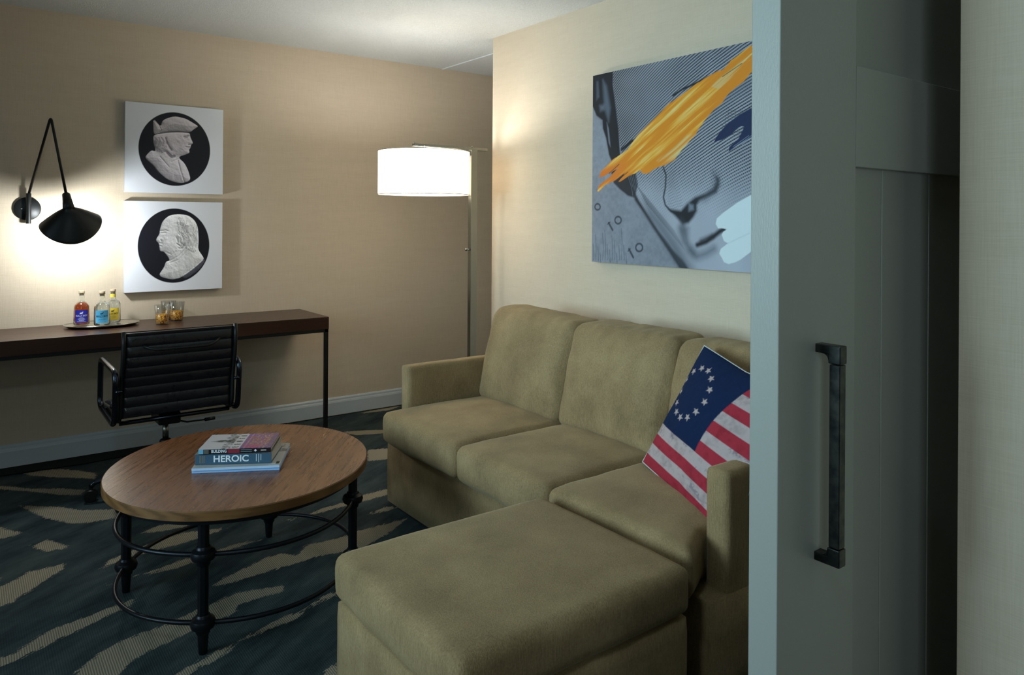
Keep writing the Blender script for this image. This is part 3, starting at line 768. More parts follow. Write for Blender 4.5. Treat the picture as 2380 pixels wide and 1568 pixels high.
bm = B(); tube(bm, arc_pts([rel(.301, 4.735, 1.455), rel(*(apex + Vector((0, 0, .012)))), rel(*neck)], .03, 8), .0068, 14); obj('arm', bm, M_blackm, sc, smooth=True)
# shell shade: oval dome opening down and towards the wall
def shade():
    c = at(167, 533, 'y', 4.47)
    ax = Vector((0.17, .55, -.83)).normalized()         # opening direction
    ex = Vector((1, 0, .20)); ex = (ex - ax * ex.dot(ax)).normalized(); ey = ax.cross(ex)
    bm = B(); n = 56; prof = []
    R = .142; depth = .135
    for k in range(15):
        t = k / 14; r = max(.018, R * (t ** .80)); z = -depth * (1 - t ** 1.25)
        prof.append((r, z))
    outer = prof; inner = [(max(.015, r - .003), z + .003) for r, z in prof][::-1]
    rings = []
    for r, z in outer + [(R, .002)] + inner:
        ring = []
        for k in range(n):
            a = 2 * PI * k / n; lip = 1 + .0 * math.cos(2 * a)
            ring.append(bm.verts.new(c + ex * (r * math.cos(a) * 1.0 * lip) + ey * (r * math.sin(a) * .92) + ax * (z - .042 * (r / R) ** 2.2 * math.cos(a) ** 2) - S0))
        rings.append(ring)
    for a, b_ in zip(rings, rings[1:]):
        for k in range(n): bm.faces.new((a[k], a[(k + 1) % n], b_[(k + 1) % n], b_[k]))
    bm.faces.new(rings[0]); bm.faces.new(rings[-1])
    o = obj('shade', bm, M_blackm, sc, smooth=True)
    top = c - ax * depth
    kb = B(); tube(kb, [neck - S0 + Vector((0, 0, .012)), neck - S0 + Vector((0, 0, -.002)), (neck * .5 + top * .5) - S0, top - S0 + ax * .012], [.008, .019, .022, .028], 20)
    obj('shade_neck', kb, M_blackm, o, smooth=True)
    bb = B(); bmesh.ops.create_uvsphere(bb, u_segments=20, v_segments=12, radius=.024); bmesh.ops.translate(bb, vec=c - ax * .035 - S0, verts=bb.verts[:])
    me_ = mat('bulb_glow', (1, 1, 1)); me_.node_tree.nodes['Principled BSDF'].inputs['Emission Color'].default_value = (1, .85, .6, 1); me_.node_tree.nodes['Principled BSDF'].inputs['Emission Strength'].default_value = 6
    bo = obj('bulb', bb, me_, o, smooth=True); bo.visible_shadow = True
    return c, ax
sc_c, sc_ax = shade()
bpy.data.objects['sconce_bulb'].location = sc_c + sc_ax * .012

# ------------------------------------------------------------------ framed prints with bust medallions
def canvas_panel(name, x0, x1, z0, z1, yf, yb, colors, label, res, mm, grp=None, rz=0):
    cx_, cz_ = (x0 + x1) / 2, (z0 + z1) / 2
    o = empty(name, (cx_, Y0, cz_), 0, label, 'picture', grp)
    obj('stretcher', box(B(), x0 - cx_, x1 - cx_, yf - Y0 + .0008, -.002, z0 - cz_, z1 - cz_, .001), M_canvas_side, o)
    n = res; u, v = np.meshgrid(np.linspace(0, 1, n), np.linspace(0, 1, n)); uv = np.stack([u.ravel(), v.ravel()], 1)
    P = np.c_[(uv[:, 0] * (x1 - x0) + x0 - cx_), np.full(len(uv), yf - Y0), (uv[:, 1] * (z1 - z0) + z0 - cz_)]
    me = grid_mesh('print', P, n, n); mesh_color(me, colors(uv)); obj('print', me, mm, o)
    return o
def U(pts, flip, x0, x1, z0, z1):
    out = []
    for x, y in pts:
        p = at(270 + x * .29967, 220 + y * .29967, 'y', 4.732); out.append(((p.x - x0) / (x1 - x0), (p.z - z0) / (z1 - z0)))
    return out
def chaikin(pts, it=2):
    pts = [np.array(p, float) for p in pts]
    for _ in range(it):
        q_ = []
        for i in range(len(pts)):
            a, b = pts[i], pts[(i + 1) % len(pts)]; q_ += [a * .8 + b * .2, a * .2 + b * .8]
        pts = q_
    return pts
def bust_colors(rect, circ, shapes, lines):
    def f(uv):
        C = np.tile((.80, .82, .88), (len(uv), 1)).astype(float)
        q = lambda pts: U(pts, 0, *rect)
        (cx_, cy_), = q([circ]); d = (np.hypot((uv[:, 0] - cx_) / .366, (uv[:, 1] - cy_) / .418) - 1) * .39
        C = lerp(C, (.012, .012, .018), sst(d, .006))
        n1 = vnoise(uv, 30, 5, 4); n2 = vnoise(uv * [1.6, 1], 70, 8, 3)
        n = int(round(math.sqrt(len(uv)))); nh = vnoise(uv * [2.6, 1] + np.stack([.05 * np.sin(uv[:, 1] * 30), 0 * uv[:, 1]], 1), 22, 14, 2); Hf = np.zeros(len(uv)); tot = np.zeros(len(uv)); base = np.zeros((len(uv), 3))
        for poly, col, amp in shapes:
            sd = sdpoly(uv, chaikin(q(poly))); m = sst(sd, .005)
            Hf = Hf + np.clip(-sd / .085, 0, 1) ** .55 * .040 * (1 if amp < .6 else .4)
            Hf = Hf + m * ((n1 - .5) * .009 + (n2 - .5) * .0025 + (amp >= .6) * (nh - .5) * .020)
            base = lerp(base, col, m); tot = np.maximum(tot, m)
        for ln, wd, col, al in lines:
            d_ = sdline(uv, q(ln)); Hf = Hf - al * .010 * np.exp(-(d_ / (wd + .004)) ** 2)
        gy, gx = np.gradient(Hf.reshape(n, n), 1 / (n - 1)); sh_ = (-gx * .55 + -gy * -.0 - gy * .75).ravel()
        C = lerp(C, (0, 0, 0), tot) + base * np.clip(.82 + .55 * np.tanh(sh_ * 1.6), .12, 1.5)[:, None] * tot[:, None]
        for ln, wd, col, al in lines: C = lerp(C, col, sst(sdline(uv, q(ln)) - wd * .7, .008) * al * .85)
        return C
    return f
R1 = (.762, 1.303, 1.481, 2.001); R2 = (.762, 1.302, .906, 1.432)
g = (.62, .57, .60)
s1 = [([(290,310),(400,290),(570,292),(575,330),(597,375),(580,390),(578,410),(565,425),(570,450),(545,462),(490,480),(490,495),(530,530),(560,590),(580,665),(500,690),(400,660),(330,600),(290,545),(235,500),(225,480),(270,430),(305,440),(300,400),(285,360)], g, .35),
      ([(285,330),(370,320),(400,400),(410,440),(380,450),(320,445),(295,400)], (.50, .45, .48), .7),
      ([(285,200),(300,195),(345,250),(360,195),(450,165),(540,185),(590,215),(640,245),(600,270),(575,292),(480,285),(400,288),(330,300),(290,310)], g, .25)]
l1 = [([(290,200),(330,230),(350,275),(335,290)], .002, (.06, .05, .06), .9), ([(330,303),(400,292),(480,288),(575,295)], .006, (.06, .05, .05), .8), ([(385,335),(400,380),(430,430)], .012, (.04, .03, .03), .8),
      ([(525,325),(565,318)], .008, (.06, .05, .06), .8), ([(530,336),(550,333)], .005, (.05, .05, .05), .7), ([(540,405),(575,408)], .004, (.10, .08, .09), .8), ([(400,450),(430,480),(450,475)], .022, (.03, .02, .03), .8), ([(560,388),(580,385)], .006, (.12, .1, .1), .8),
      ([(480,510),(500,590),(530,680)], .004, (.08, .07, .08), .8), ([(235,500),(300,560),(330,610)], .004, (.05, .04, .05), .9), ([(340,480),(410,560)], .003, (.18, .16, .17), .7), ([(490,490),(430,520)], .004, (.15, .13, .14), .6)]
s2 = [([(540,1430),(640,1360),(690,1290),(680,1270),(600,1340),(500,1410)], (.10, .10, .13), .3),
      ([(485,925),(560,935),(610,975),(635,1030),(640,1130),(635,1200),(670,1250),(683,1275),(600,1350),(500,1420),(430,1435),(325,1405),(370,1340),(385,1295),(415,1285),(405,1260),(370,1215),(340,1213),(335,1180),(330,1150),(312,1135),(310,1120),(335,1080),(340,1040),(360,980),(410,935)], (.80, .79, .79), .22)]
s2.append(([(480,940),(560,945),(605,985),(628,1035),(634,1130),(630,1200),(600,1230),(560,1200),(540,1190),(510,1150),(480,1150),(465,1100),(480,1060),(470,1000)], (.74, .73, .73), .8))
l2 = [([(345,1055),(385,1050),(400,1056)], .004, (.14, .14, .15), .8), ([(352,1072),(385,1070)], .006, (.2, .2, .2), .7), ([(335,1150),(352,1152)], .004, (.12, .12, .13), .8), ([(345,1125),(350,1135)], .005, (.2, .2, .2), .8), ([(335,1172),(350,1176)], .003, (.15, .15, .15), .8),
      ([(470,1155),(495,1172),(510,1190),(485,1190)], .004, (.01, .01, .02), 1), ([(510,1190),(522,1165)], .004, (.01, .01, .02), 1), ([(470,1110),(480,1140)], .008, (.28, .28, .28), .7), ([(410,1290),(480,1250),(540,1190)], .004, (.25, .25, .25), .7), ([(400,1310),(480,1280),(560,1200)], .003, (.3, .3, .3), .6), ([(375,1215),(430,1240),(460,1215)], .006, (.32, .32, .32), .6)]
for k in range(11):
    x = 500 + k * 12; l2.append(([(x, 1010 + 6 * (k % 3)), (x + 6, 1070), (x - 5, 1120), (x + 6, 1175 + 8 * (k % 2))], .003, (.26, .26, .27), .7))
canvas_panel('wall_picture', *R1, 4.732, Y0, bust_colors(R1, (458, 422), s1, l1), 'white square canvas of a stone bust in a tricorn hat facing right, upper of two', 300, M_gloss_print, 'pair of bust canvases above the desk')
canvas_panel('wall_picture', *R2, 4.732, Y0, bust_colors(R2, (452, 1170), s2, l2), 'white square canvas of a stone bust facing left, hung below the tricorn one', 300, M_gloss_print, 'pair of bust canvases above the desk')

# ------------------------------------------------------------------ big canvas over the sofa
def big_art():
    ya, yb_, z0, z1, xf = 2.822, 1.622, 1.125, 2.078, 2.612
    o = empty('canvas_artwork', (X1, (ya + yb_) / 2, (z0 + z1) / 2), 0, 'large grey engraved-face canvas with orange brushstroke on the wall above the sofa', 'artwork')
    cy_, cz_ = (ya + yb_) / 2, (z0 + z1) / 2
    obj('stretcher', box(B(), xf - X1 + .0008, -.002, yb_ - cy_, ya - cy_, z0 - cz_, z1 - cz_, .001), plain('grey_canvas_edge', (.12, .13, .16), .6), o)
    W, Hh = ya - yb_, z1 - z0
    nu, nv = 560, 440; u, v = np.meshgrid(np.linspace(0, W, nu), np.linspace(0, Hh, nv)); P2 = np.stack([u.ravel(), v.ravel()], 1)
    def q(pts):
        out = []
        for x, y in pts:
            p = at(1350 + x * .36348, 80 + y * .36348, 'x', xf); out.append((ya - p.y, p.z - z0))
        return out
    n1 = vnoise(P2, 14, 3, 4); n2 = vnoise(P2, 60, 6, 3); nb = vnoise(P2, 4, 9, 3)
    X, Y = P2.T
    base = np.array((.235, .255, .30)); C = np.tile(base, (len(P2), 1)) * (.55 + .35 * nb[:, None] + .25 * n1[:, None] + .35 * n2[:, None])
    face = sst(sdpoly(P2, q([(200,240),(215,400),(240,620),(260,760),(300,900),(350,1040),(450,1200),(560,1330),(660,1495),(1100,1600),(1500,1600),(1500,-100),(200,230)])), .004)
    # engraving: curved hatch over brow, dots over the cheek, smooth near the mouth
    wob = .006 * (vnoise(P2, 7, 23, 2) - .5)
    ph = (wob + Y * 1.0 - X * .85 + .25 * X * X) * 2 * PI / .0138; hat = .5 + .5 * np.sin(ph)
    ph2 = (Y * .9 + X * 1.1 + .5 * (Y - .5) ** 2) * 2 * PI / .0130; hat2 = .5 + .5 * np.sin(ph2)
    brow = np.clip((Y - (.36 - .05 * X)) / .22, 0, 1); cheek = np.clip(1 - np.abs(Y - .42) / .22, 0, 1) * np.clip((X - .12) / .1, 0, 1)
    wv = vnoise(P2, 9, 17, 2) - .5; xw = np.clip((X - .38) / .3, 0, 1)
    tone = .80 - .52 * brow * sst((.50 + .5 * wv - .18 * np.clip((.42 - X) / .3, 0, 1)) - hat, .25) - .46 * np.clip(cheek + brow * xw * .8, 0, 1) * sst(.42 - hat, .25) * sst(.48 - .3 * wv - hat2, .25)
    tone = tone * (.8 + .4 * nb); tone = tone - .18 * np.clip((.5 - X) / .4, 0, 1) * brow
    C = lerp(C, (0, 0, 0), face) + (np.array((.42, .45, .52))[None] * np.clip(tone, .05, 1)[:, None]) * face[:, None]
    # background engraving left of the face
    bgd = (1 - face) * sst(Y - .42, .1); C = C * (1 - .16 * bgd * (.5 + .5 * np.sin((X * .5 + Y) * 2 * PI / .006)))[:, None]
    D = (.010, .014, .020)
    def sh(poly, col, soft=.006, al=1.0, mod=None):
        nonlocal C
        m = sst(sdpoly(P2, q(poly)), soft) * al
        if mod is not None: m = m * mod
        C = lerp(C, col, m)
    def ln(pts, wd, col, soft=.01, al=1.0):
        nonlocal C
        C = lerp(C, col, sst(sdline(P2, q(pts)) - wd, soft) * al)
    # hair
    sh([(60,200),(205,235),(205,320),(218,420),(240,600),(252,770),(205,830),(180,770),(160,660),(140,600),(138,548),(100,520),(80,470),(60,440)], D, .012)
    sh([(140,290),(165,330),(190,470),(178,560),(150,470)], (.11, .14, .19), .03, .8); sh([(100,300),(112,300),(118,400),(100,420)], (.08, .10, .14), .02, .8); sh([(120,455),(150,450),(150,480),(125,490)], (.16, .19, .25), .03, .7)
    sh([(165,560),(178,600),(190,720),(178,690)], (.2, .23, .3), .01, .8)
    sh([(190,860),(350,880),(365,960),(345,1045),(300,1030),(250,990),(210,950)], D, .012, .95)
    for k in range(5): ln([(300 + 12 * k, 900), (325 + 9 * k, 980), (335 + 10 * k, 1050)], .0006, (.25, .29, .36), .004, .8)
    # jaw line
    sh([(330,980),(372,1060),(430,1150),(500,1260),(580,1370),(650,1440),(700,1510),(640,1510),(560,1385),(470,1250),(400,1140),(345,1060)], D, .018, .95)
    sh([(400,1050),(520,1180),(620,1320),(720,1500),(640,1500),(540,1340),(430,1180)], (.05, .065, .085), .07, .65)
    for k in range(26):
        t = k / 25; x = 355 + 240 * t; y = 960 + 290 * t; ln([(x, y), (x + 70, y + 130)], .0008, (.03, .04, .05), .004, .75 * (1 - t * .5))
    # nose, nostril
    ln([(528,850),(545,900),(540,980),(528,1040),(540,1090),(575,1130),(620,1150)], .004, D, .01)
    sh([(560,1115),(640,1125),(680,1080),(730,1040),(800,1015),(845,985),(866,945),(862,905),(885,920),(885,965),(868,1010),(820,1035),(760,1062),(742,1090),(742,1130),(720,1170),(690,1205),(650,1215),(620,1180)], D, .022)
    sh([(690,1080),(720,1090),(722,1120),(690,1130)], (.20, .24, .30), .02, .8)
    sh([(840,870),(880,900),(890,960),(860,1010),(800,1060),(760,1060),(840,980),(850,930)], (.06, .075, .10), .06, .7)
    for k in range(14): ln([(560, 900 + 17 * k), (600 + 4 * k, 870 + 17 * k)], .0008, (.05, .06, .08), .004, .55)
    # lips, chin
    ln([(745,1345),(800,1325),(850,1290),(890,1258),(925,1240)], .011, D, .02); ln([(770,1320),(840,1290)], .010, D, .03, .8)
    ln([(700,1380),(740,1420),(800,1400),(850,1370)], .012, (.07, .09, .12), .06, .8); ln([(640,1240),(660,1320),(720,1400)], .012, (.06, .08, .10), .06, .8)
    sh([(640,1180),(690,1240),(680,1330),(640,1260)], (.05, .06, .08), .05, .7)
    # brow and eye arcs, right
    for k in range(9):
        cxx, cyy, R = 1000, 350, 130 + 17 * k
        ln([(cxx + R * math.cos(t), cyy + R * math.sin(t) * 1.1) for t in np.linspace(.2, 2.0, 14)], .0012, (.03, .035, .05), .005, .7)
    ln([(590,390),(650,350),(740,310),(820,270)], .005, D, .008); ln([(262,735),(330,680)], .008, D, .008)
    sh([(560,560),(800,330),(1050,260),(1100,340),(900,460),(700,640)], (.09, .11, .14), .1, .5)
    # navy stroke
    sh([(850,690),(870,650),(905,605),(950,560),(1010,515),(1080,475),(1230,410),(1330,400),(1270,450),(1320,480),(1240,540),(1080,660),(1010,700),(945,750),(950,720),(1010,665),(1045,590),(1020,585),(960,640),(905,672)], (.008, .018, .07), .004)
    for k in range(7): ln([(960 + 14 * k, 720 - 3 * k), (1060 + 14 * k, 650 - 4 * k)], .0009, (.35, .42, .5) if k % 2 else (.01, .02, .08), .003, .6)
    # white stroke
    sh([(862,1210),(870,1175),(910,1140),(1000,1075),(1080,1030),(1190,985),(1260,1000),(1215,1090),(1275,1130),(1200,1210),(1230,1280),(1150,1330),(1080,1395),(1020,1440),(990,1455),(945,1468),(915,1455),(900,1425),(885,1400),(895,1370),(940,1335),(915,1320),(900,1280),(910,1262),(935,1245),(900,1238),(878,1240)], (.62, .71, .73), .005, 1)
    ln([(930,1245),(1080,1165)], .002, (.62, .72, .74), .01, .8); ln([(940,1335),(1080,1270)], .0015, (.40, .52, .56), .01, .6)
    # orange stroke with its streaks
    A_ = q([(110, 1000), (1080, 120)]); ax = np.array(A_[1]) - np.array(A_[0]); ax = ax / np.linalg.norm(ax); al = (P2 - A_[0]) @ ax; ac = (P2 - A_[0]) @ np.array([-ax[1], ax[0]])
    st = vnoise(np.stack([al * 2.2, ac * 46], 1), 1.3, 77, 4); st2 = vnoise(np.stack([al * 5, ac * 150], 1), 1.0, 78, 2)
    poly = q([(115,915),(128,880),(160,850),(200,805),(262,765),(300,735),(330,690),(380,625),(440,565),(500,505),(560,445),(650,380),(740,312),(800,275),(860,240),(910,225),(960,165),(1010,130),(1080,80),(1200,0),(1290,-30),(1230,40),(1300,50),(1210,130),(1240,160),(1085,245),(1040,300),(990,340),(950,375),(900,440),(850,480),(800,540),(760,590),(735,640),(690,690),(640,745),(600,800),(550,830),(480,860),(430,890),(395,890),(382,868),(330,890),(270,930),(240,942),(285,880),(215,935),(150,965),(118,1008),(103,1000),(120,960),(180,915),(245,850),(180,885),(150,905)])
    m = sst(sdpoly(P2, poly) + (st2 - .5) * .010, .004)
    C = lerp(C, (.70, .24, .012), m); red = m * np.clip((.30 - al) / .25, 0, 1); C = lerp(C, (.72, .15, .02), red * .8)
    C = lerp(C, (.80, .42, .05), m * np.clip((st - .52) * 5, 0, 1)); C = lerp(C, (.78, .60, .22), m * np.clip((st - .66) * 7, 0, 1))
    yl = sst(sdpoly(P2, q([(480,800),(600,720),(680,650),(740,630),(690,700),(600,790),(500,840)])), .02); C = lerp(C, (.68, .60, .26), m * yl * np.clip((st - .35) * 4, 0, 1) * .8)
    dk_ = sst(sdpoly(P2, q([(830,330),(900,270),(1000,190),(1080,130),(1080,200),(980,260),(880,350)])), .01); C = lerp(C, (.62, .50, .24), m * dk_ * np.clip((st - .5) * 6, 0, 1) * .7)
    ln([(905,270),(1030,185)], .0018, D, .003, .8); ln([(180,888),(245,830)], .0018, D, .004, .9); ln([(245,925),(300,880)], .002, D, .004, .8)
    # numerals and banknote shading, lower left
    G = (.025, .035, .055)
    def zero(x, y, r_):
        ln([(x + r_ * math.cos(t), y + r_ * math.sin(t) * 1.15) for t in np.linspace(0, 2 * PI, 16)], .0045, G, .006, .9)
    zero(107, 1102, 17); zero(238, 1187, 20); zero(373, 1362, 22)
    ln([(178,1205),(203,1250)], .0055, G, .007, .9); ln([(172,1212),(186,1200)], .003, G, .006, .8); ln([(308,1372),(335,1425)], .0055, G, .007, .9); ln([(302,1385),(316,1370)], .003, G, .006, .8)
    for k in range(15):
        x = 78 + 15 * k; y0_ = 1340 - 60 * math.sin(k * 1.7) - (40 if k in (4, 5, 6, 12) else 0)
        ln([(x, y0_), (x + 6, y0_ + 90), (x + 2, 1440)], .0016, G, .006, .65)
    P = np.c_[np.full(len(P2), xf - X1), ya - P2[:, 0] - cy_, P2[:, 1] + z0 - cz_]
    me = grid_mesh('print', P, nu, nv); mesh_color(me, C); obj('print', me, M_print, o)
big_art()

# ------------------------------------------------------------------ floor lamp
fl_ = empty('floor_lamp', (2.48, 3.72, 0), 0, 'brushed nickel floor lamp with a wide white drum shade in the corner behind the sofa', 'lamp')
LX, LY = 2.48, 3.72
bm = B(); lathe(bm, [(.12, .001), (.13, .004), (.13, .018), (.122, .022)], 48, (.02, 0)); obj('base', bm, M_nickel, fl_, auto=40)
bm = B(); box(bm, -.024, .02, -.008, .024, .02, 1.755, .001); obj('pole', bm, M_nickel, fl_)
SXc, SYc, SR = 2.155, 3.75, .262
bm = B(); box(bm, 2.07 - LX, 2.575 - LX, -.006, .020, 1.752, 1.767, .001); ca = obj('cross_arm', bm, M_nickel, fl_)
bm = B(); tube(bm, [(-.024, .006, 1.158), (-.045, .006, 1.158)], .006, 10); bmesh.ops.create_uvsphere(bm, u_segments=12, v_segments=8, radius=.009, matrix=Matrix.Translation((-.047, .006, 1.158))); prop(obj('switch', bm, M_nickel, fl_, smooth=True), 'small chrome knob switch')
def cloth(name, e, tr=.6):
    m = bpy.data.materials.new(name); m.use_nodes = True; nt = m.node_tree; nt.nodes.clear()
    out = N(nt, 'ShaderNodeOutputMaterial'); d = N(nt, 'ShaderNodeBsdfDiffuse'); t = N(nt, 'ShaderNodeBsdfTranslucent'); mx = N(nt, 'ShaderNodeMixShader', i_0=tr)
    wv = noise(nt, coords(nt, (200, 200, 400)), 1, 2); c = ramp(nt, wv, [(.3, (.82, .80, .76)), (.7, (.92, .90, .87))])
    nt.links.new(c, d.inputs[0]); nt.links.new(c, t.inputs[0]); nt.links.new(d.outputs[0], mx.inputs[1]); nt.links.new(t.outputs[0], mx.inputs[2])
    em = N(nt, 'ShaderNodeEmission', i_Strength=e); em.inputs[0].default_value = (1, .86, .64, 1); ad = N(nt, 'ShaderNodeAddShader')
    nt.links.new(mx.outputs[0], ad.inputs[0]); nt.links.new(em.outputs[0], ad.inputs[1]); nt.links.new(ad.outputs[0], out.inputs[0]); return m
M_shade = cloth('white_shade_cloth', 2.3, .35)
def ring_wall(bm, r, z0, z1, t=.0015, n=96, c=(0, 0)):
    lathe(bm, [(r, z0), (r, z1), (r - t, z1), (r - t, z0), (r, z0)], n, c, cap=False); return bm
cxs, cys = SXc - LX, SYc - LY
sh_ = obj('lamp_shade', ring_wall(B(), SR, 1.478, 1.726, c=(cxs, cys)), M_shade, fl_, smooth=True)
obj('inner_shade', ring_wall(B(), SR - .03, 1.486, 1.720, c=(cxs, cys)), M_shade, sh_, smooth=True)
bm = B(); tube(bm, [(cxs + (SR + .001) * math.cos(t), cys + (SR + .001) * math.sin(t), 1.479) for t in np.linspace(0, 2 * PI, 97)[:-1]], .0022, 6, closed=True)
tube(bm, [(cxs + (SR + .001) * math.cos(t), cys + (SR + .001) * math.sin(t), 1.725) for t in np.linspace(0, 2 * PI, 97)[:-1]], .0018, 6, closed=True)
for a in (0, 2 * PI / 3, 4 * PI / 3): tube(bm, [(cxs, cys, 1.722), (cxs + SR * math.cos(a), cys + SR * math.sin(a), 1.738)], .002, 6)
obj('shade_ring', bm, M_nickel, sh_, smooth=True)
bm = B(); lathe(bm, [(SR - .034, 1.489), (SR - .034, 1.492)], 64, (cxs, cys)); obj('diffuser', bm, cloth('frosted_diffuser', 1.3, .6), sh_, smooth=False)
bm = B(); tube(bm, [(cxs, cys, 1.745), (cxs, cys, 1.70)], .012, 12); obj('lamp_socket', bm, M_nickel, fl_, smooth=True)
for x in (2.076, 2.47):
    bm = B(); tube(bm, [(x - LX, .006, 1.766), (x - LX, .006, 1.776)], .004, 8); obj('finial', bm, M_nickel, ca, smooth=True)
bpy.data.objects['floor_lamp_bulb'].location = (SXc, SYc, 1.64)

# ------------------------------------------------------------------ tray, bottles, tumblers on the desk
DZ = .742
tx, ty = .635, 4.605
bm = B(); lathe(bm, [(.75, .004), (.78, .0), (.9, .003), (.985, .012), (1.0, .0145), (.995, .017), (.90, .012), (.80, .007), (.78, .0065)], 72, sx=.185, sy=.135)
tr_o = obj('tray', bm, M_steel, smooth=True); tr_o.location = (tx, ty, DZ + .0004); prop(tr_o, 'oval silver tray holding three bottles on the walnut desk', 'tray')
def glassy(name, c, rough=.0): return mat(name, c, rough, Transmission_Weight=1.0, IOR=1.45)
M_bg = glassy('bottle_glass', (.95, .98, .97)); M_cork = mat('cork', (.55, .42, .27), .8, build=lambda nt, b: nt.links.new(ramp(nt, noise(nt, coords(nt), 300, 3), [(.3, (.40, .28, .16)), (.7, (.66, .52, .36))]), b.inputs['Base Color']))
BH = .0001
def horse(k=1.0):
    pts = [(-.9,-.6),(-.75,-.55),(-.6,-.1),(-.35,-.15),(-.2,-.6),(-.05,-.55),(-.1,-.1),(.3,.0),(.45,-.5),(.6,-.45),(.5,.1),(.55,.35),(.75,.75),(1.0,.6),(1.05,.75),(.8,1.0),(.75,1.15),(.62,1.0),(.35,.75),(.1,.45),(-.4,.4),(-.7,.45),(-1.0,.2),(-.95,-.1)]
    return [(x * k, y * k) for x, y in pts]
def bottle(x, y, liquid, labc, inkm, label, accent):
    o = empty('bottle', (x, y, DZ + .0095), 0, label, 'bottle', 'bottles on the silver tray')
    prof = [(.0005, .0005), (.034, .0), (.0375, .003), (.039, .010), (.039, .095), (.0375, .106), (.031, .118), (.020, .126), (.0148, .132), (.0140, .140), (.0140, .166), (.0155, .168), (.0155, .172), (.0125, .173)]
    bm = B(); lathe(bm, prof + [(.0115, .172), (.0115, .134), (.018, .124), (.028, .116), (.0348, .105), (.036, .094), (.036, .012), (.033, .006), (.0005, .006)], 40, cap=False)
    g_ = obj('glass', bm, M_bg, o, smooth=True)
    lq = [(.0005, .0062), (.033, .0062), (.0359, .013), (.0359, .094), (.0345, .105), (.029, .114), (.020, .1215), (.0005, .1215)]
    bm = B(); lathe(bm, lq, 40, cap=False); obj('liquid', bm, liquid, o, smooth=True)
    bm = B(); lathe(bm, [(.0112, .160), (.0112, .1735), (.0150, .174), (.0150, .184), (.0142, .186)], 24); obj('cork_stopper', bm, M_cork, o, auto=40)
    # label wrapped on the camera side
    a0 = math.atan2(-y, -x) ; R_ = .0396; w_ = .85; bm = B(); n = 20; v = []
    for k in range(n + 1):
        a = a0 - w_ + 2 * w_ * k / n; v.append([bm.verts.new((R_ * math.cos(a), R_ * math.sin(a), z)) for z in (.016, .084)])
    for k in range(n): bm.faces.new((v[k][0], v[k + 1][0], v[k + 1][1], v[k][1]))
    lo = obj('label_paper', bm, labc, o, smooth=True)
    def wrapmesh(me, zc, dr=.0004):
        for vt in me.vertices:
            a = a0 + vt.co.x / R_; zz = vt.co.y + zc; rr = R_ + dr + abs(vt.co.z); vt.co = (rr * math.cos(a), rr * math.sin(a), zz)
        return me
    hm = bpy.data.meshes.new('horse_emblem'); pts = horse(.0085); hm.from_pydata([(x_, y_, 0) for x_, y_ in pts], [], [tuple(range(len(pts)))]); obj('horse_emblem', wrapmesh(hm, .0665), inkm, lo)
    obj('lettering', wrapmesh(text_mesh('BULLY BOY', .0115, .0001, 'CENTER', .0003), .053), inkm, lo)
    for zz, wd in ((.0455, .009), (.038, .014), (.034, .018), (.028, .012), (.0215, .022)):
        m2 = bpy.data.meshes.new('label_line'); m2.from_pydata([(-wd / 1, -.0005, 0), (wd, -.0005, 0), (wd, .0005, 0), (-wd, .0005, 0)], [], [(0, 1, 2, 3)])
        bmx = B(); bmx.from_mesh(m2); bmesh.ops.subdivide_edges(bmx, edges=bmx.edges[:], cuts=6, use_grid_fill=True); bmx.to_mesh(m2); bmx.free(); obj('label_line', wrapmesh(m2, zz), inkm, lo)
    return o
M_amber = mat('rum_amber', (.55, .09, .012), .0, Transmission_Weight=.75, IOR=1.36)
M_clear = glassy('clear_spirit', (.93, .96, .95)); M_clear.node_tree.nodes['Principled BSDF'].inputs['IOR'].default_value = 1.36
bottle(.541, 4.645, M_amber, plain('royal_blue_label', (.018, .022, .30), .4), plain('white_label_ink', (.85, .85, .9)), 'bottle of amber spirit with a royal blue label on the tray', None)
bottle(.628, 4.562, M_clear, plain('sky_blue_label', (.10, .46, .78), .4), plain('dark_label_ink', (.01, .04, .08)), 'bottle of clear spirit with a sky blue label on the tray', None)
b_y = bottle(.694, 4.655, M_clear, plain('yellow_label', (.80, .58, .06), .4), plain('dark_brown_ink', (.03, .02, .01)), 'bottle of clear spirit with a yellow label behind the sky blue one', None)
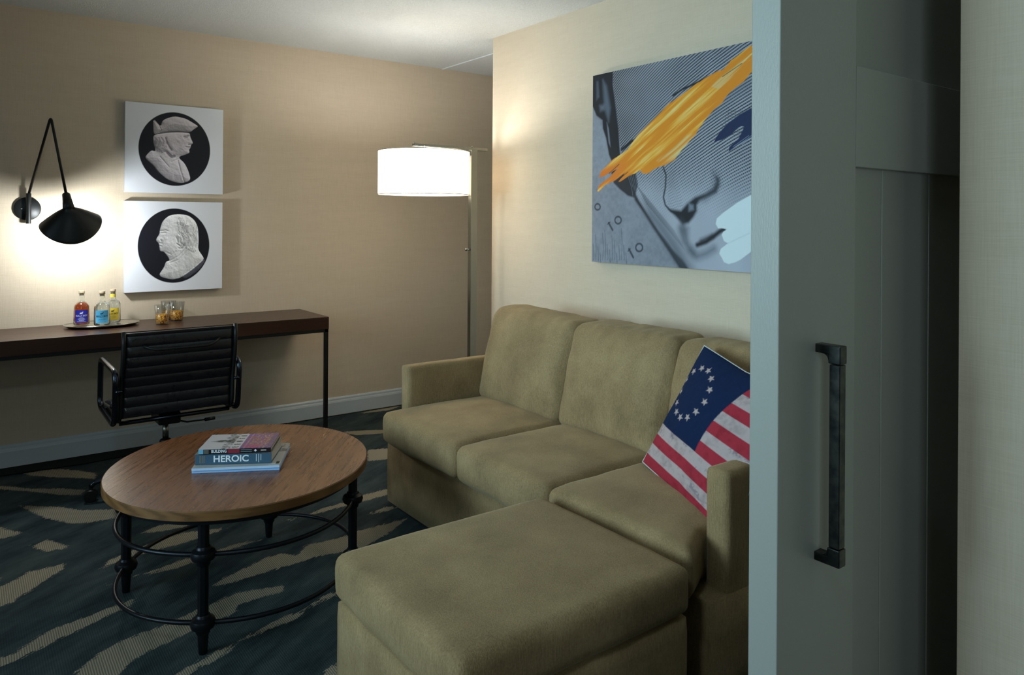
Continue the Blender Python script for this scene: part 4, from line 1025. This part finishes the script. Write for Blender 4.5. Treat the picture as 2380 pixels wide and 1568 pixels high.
bm = B(); lathe(bm, [(.0144, .141), (.0144, .160)], 24, cap=False); obj('neck_band', bm, plain('yellow_neck_band', (.82, .66, .10), .4), b_y, smooth=True)
def dots_b(nt, b):
    v = N(nt, 'ShaderNodeTexVoronoi', i_Scale=130); nt.links.new(coords(nt), v.inputs[0])
    nt.links.new(ramp(nt, v.outputs['Distance'], [(.15, (1.0, .68, .12)), (.45, (.95, .42, .03)), (.7, (.30, .07, .01))]), b.inputs['Base Color'])
M_dots = mat('orange_speckle', rough=.3, build=dots_b)
def thin_glass(name):
    m = bpy.data.materials.new(name); m.use_nodes = True; nt = m.node_tree; nt.nodes.clear(); out = N(nt, 'ShaderNodeOutputMaterial')
    t = N(nt, 'ShaderNodeBsdfTransparent'); g = N(nt, 'ShaderNodeBsdfGlossy', i_Roughness=.02); fr = N(nt, 'ShaderNodeLayerWeight', i_Blend=.35); mx = N(nt, 'ShaderNodeMixShader')
    t.inputs[0].default_value = (.93, .95, .95, 1)
    nt.links.new(math_(nt, 'MULTIPLY', fr.outputs['Facing'], .55), mx.inputs[0]); nt.links.new(t.outputs[0], mx.inputs[1]); nt.links.new(g.outputs[0], mx.inputs[2]); nt.links.new(mx.outputs[0], out.inputs[0]); return m
M_tg = thin_glass('tumbler_glass')
for (px, py, lab) in ((377, 753, 'clear tumbler with orange speckled base nearest the chair back, leftmost of three'), (390, 741, 'clear tumbler with orange speckled base between and behind the other two'), (411, 744, 'clear tumbler with orange speckled base nearest the desk end, rightmost of three')):
    p = at(px, py, 'z', DZ); p.y = min(p.y, 4.70)
    o = empty('tumbler', (p.x, p.y, DZ), 0, lab, 'glass', 'tumblers on the desk')
    bm = B(); lathe(bm, [(.0005, .0), (.031, .0), (.033, .003), (.0415, .108), (.0400, .108), (.0318, .008), (.0005, .008)], 36, cap=False); obj('glass', bm, M_tg, o, smooth=True)
    bm = B(); lathe(bm, [(.0312, .0085), (.0352, .056), (.0005, .058)], 36, cap=False); bm2 = bm
    obj('speckled_fill', bm, M_dots, o, smooth=True)
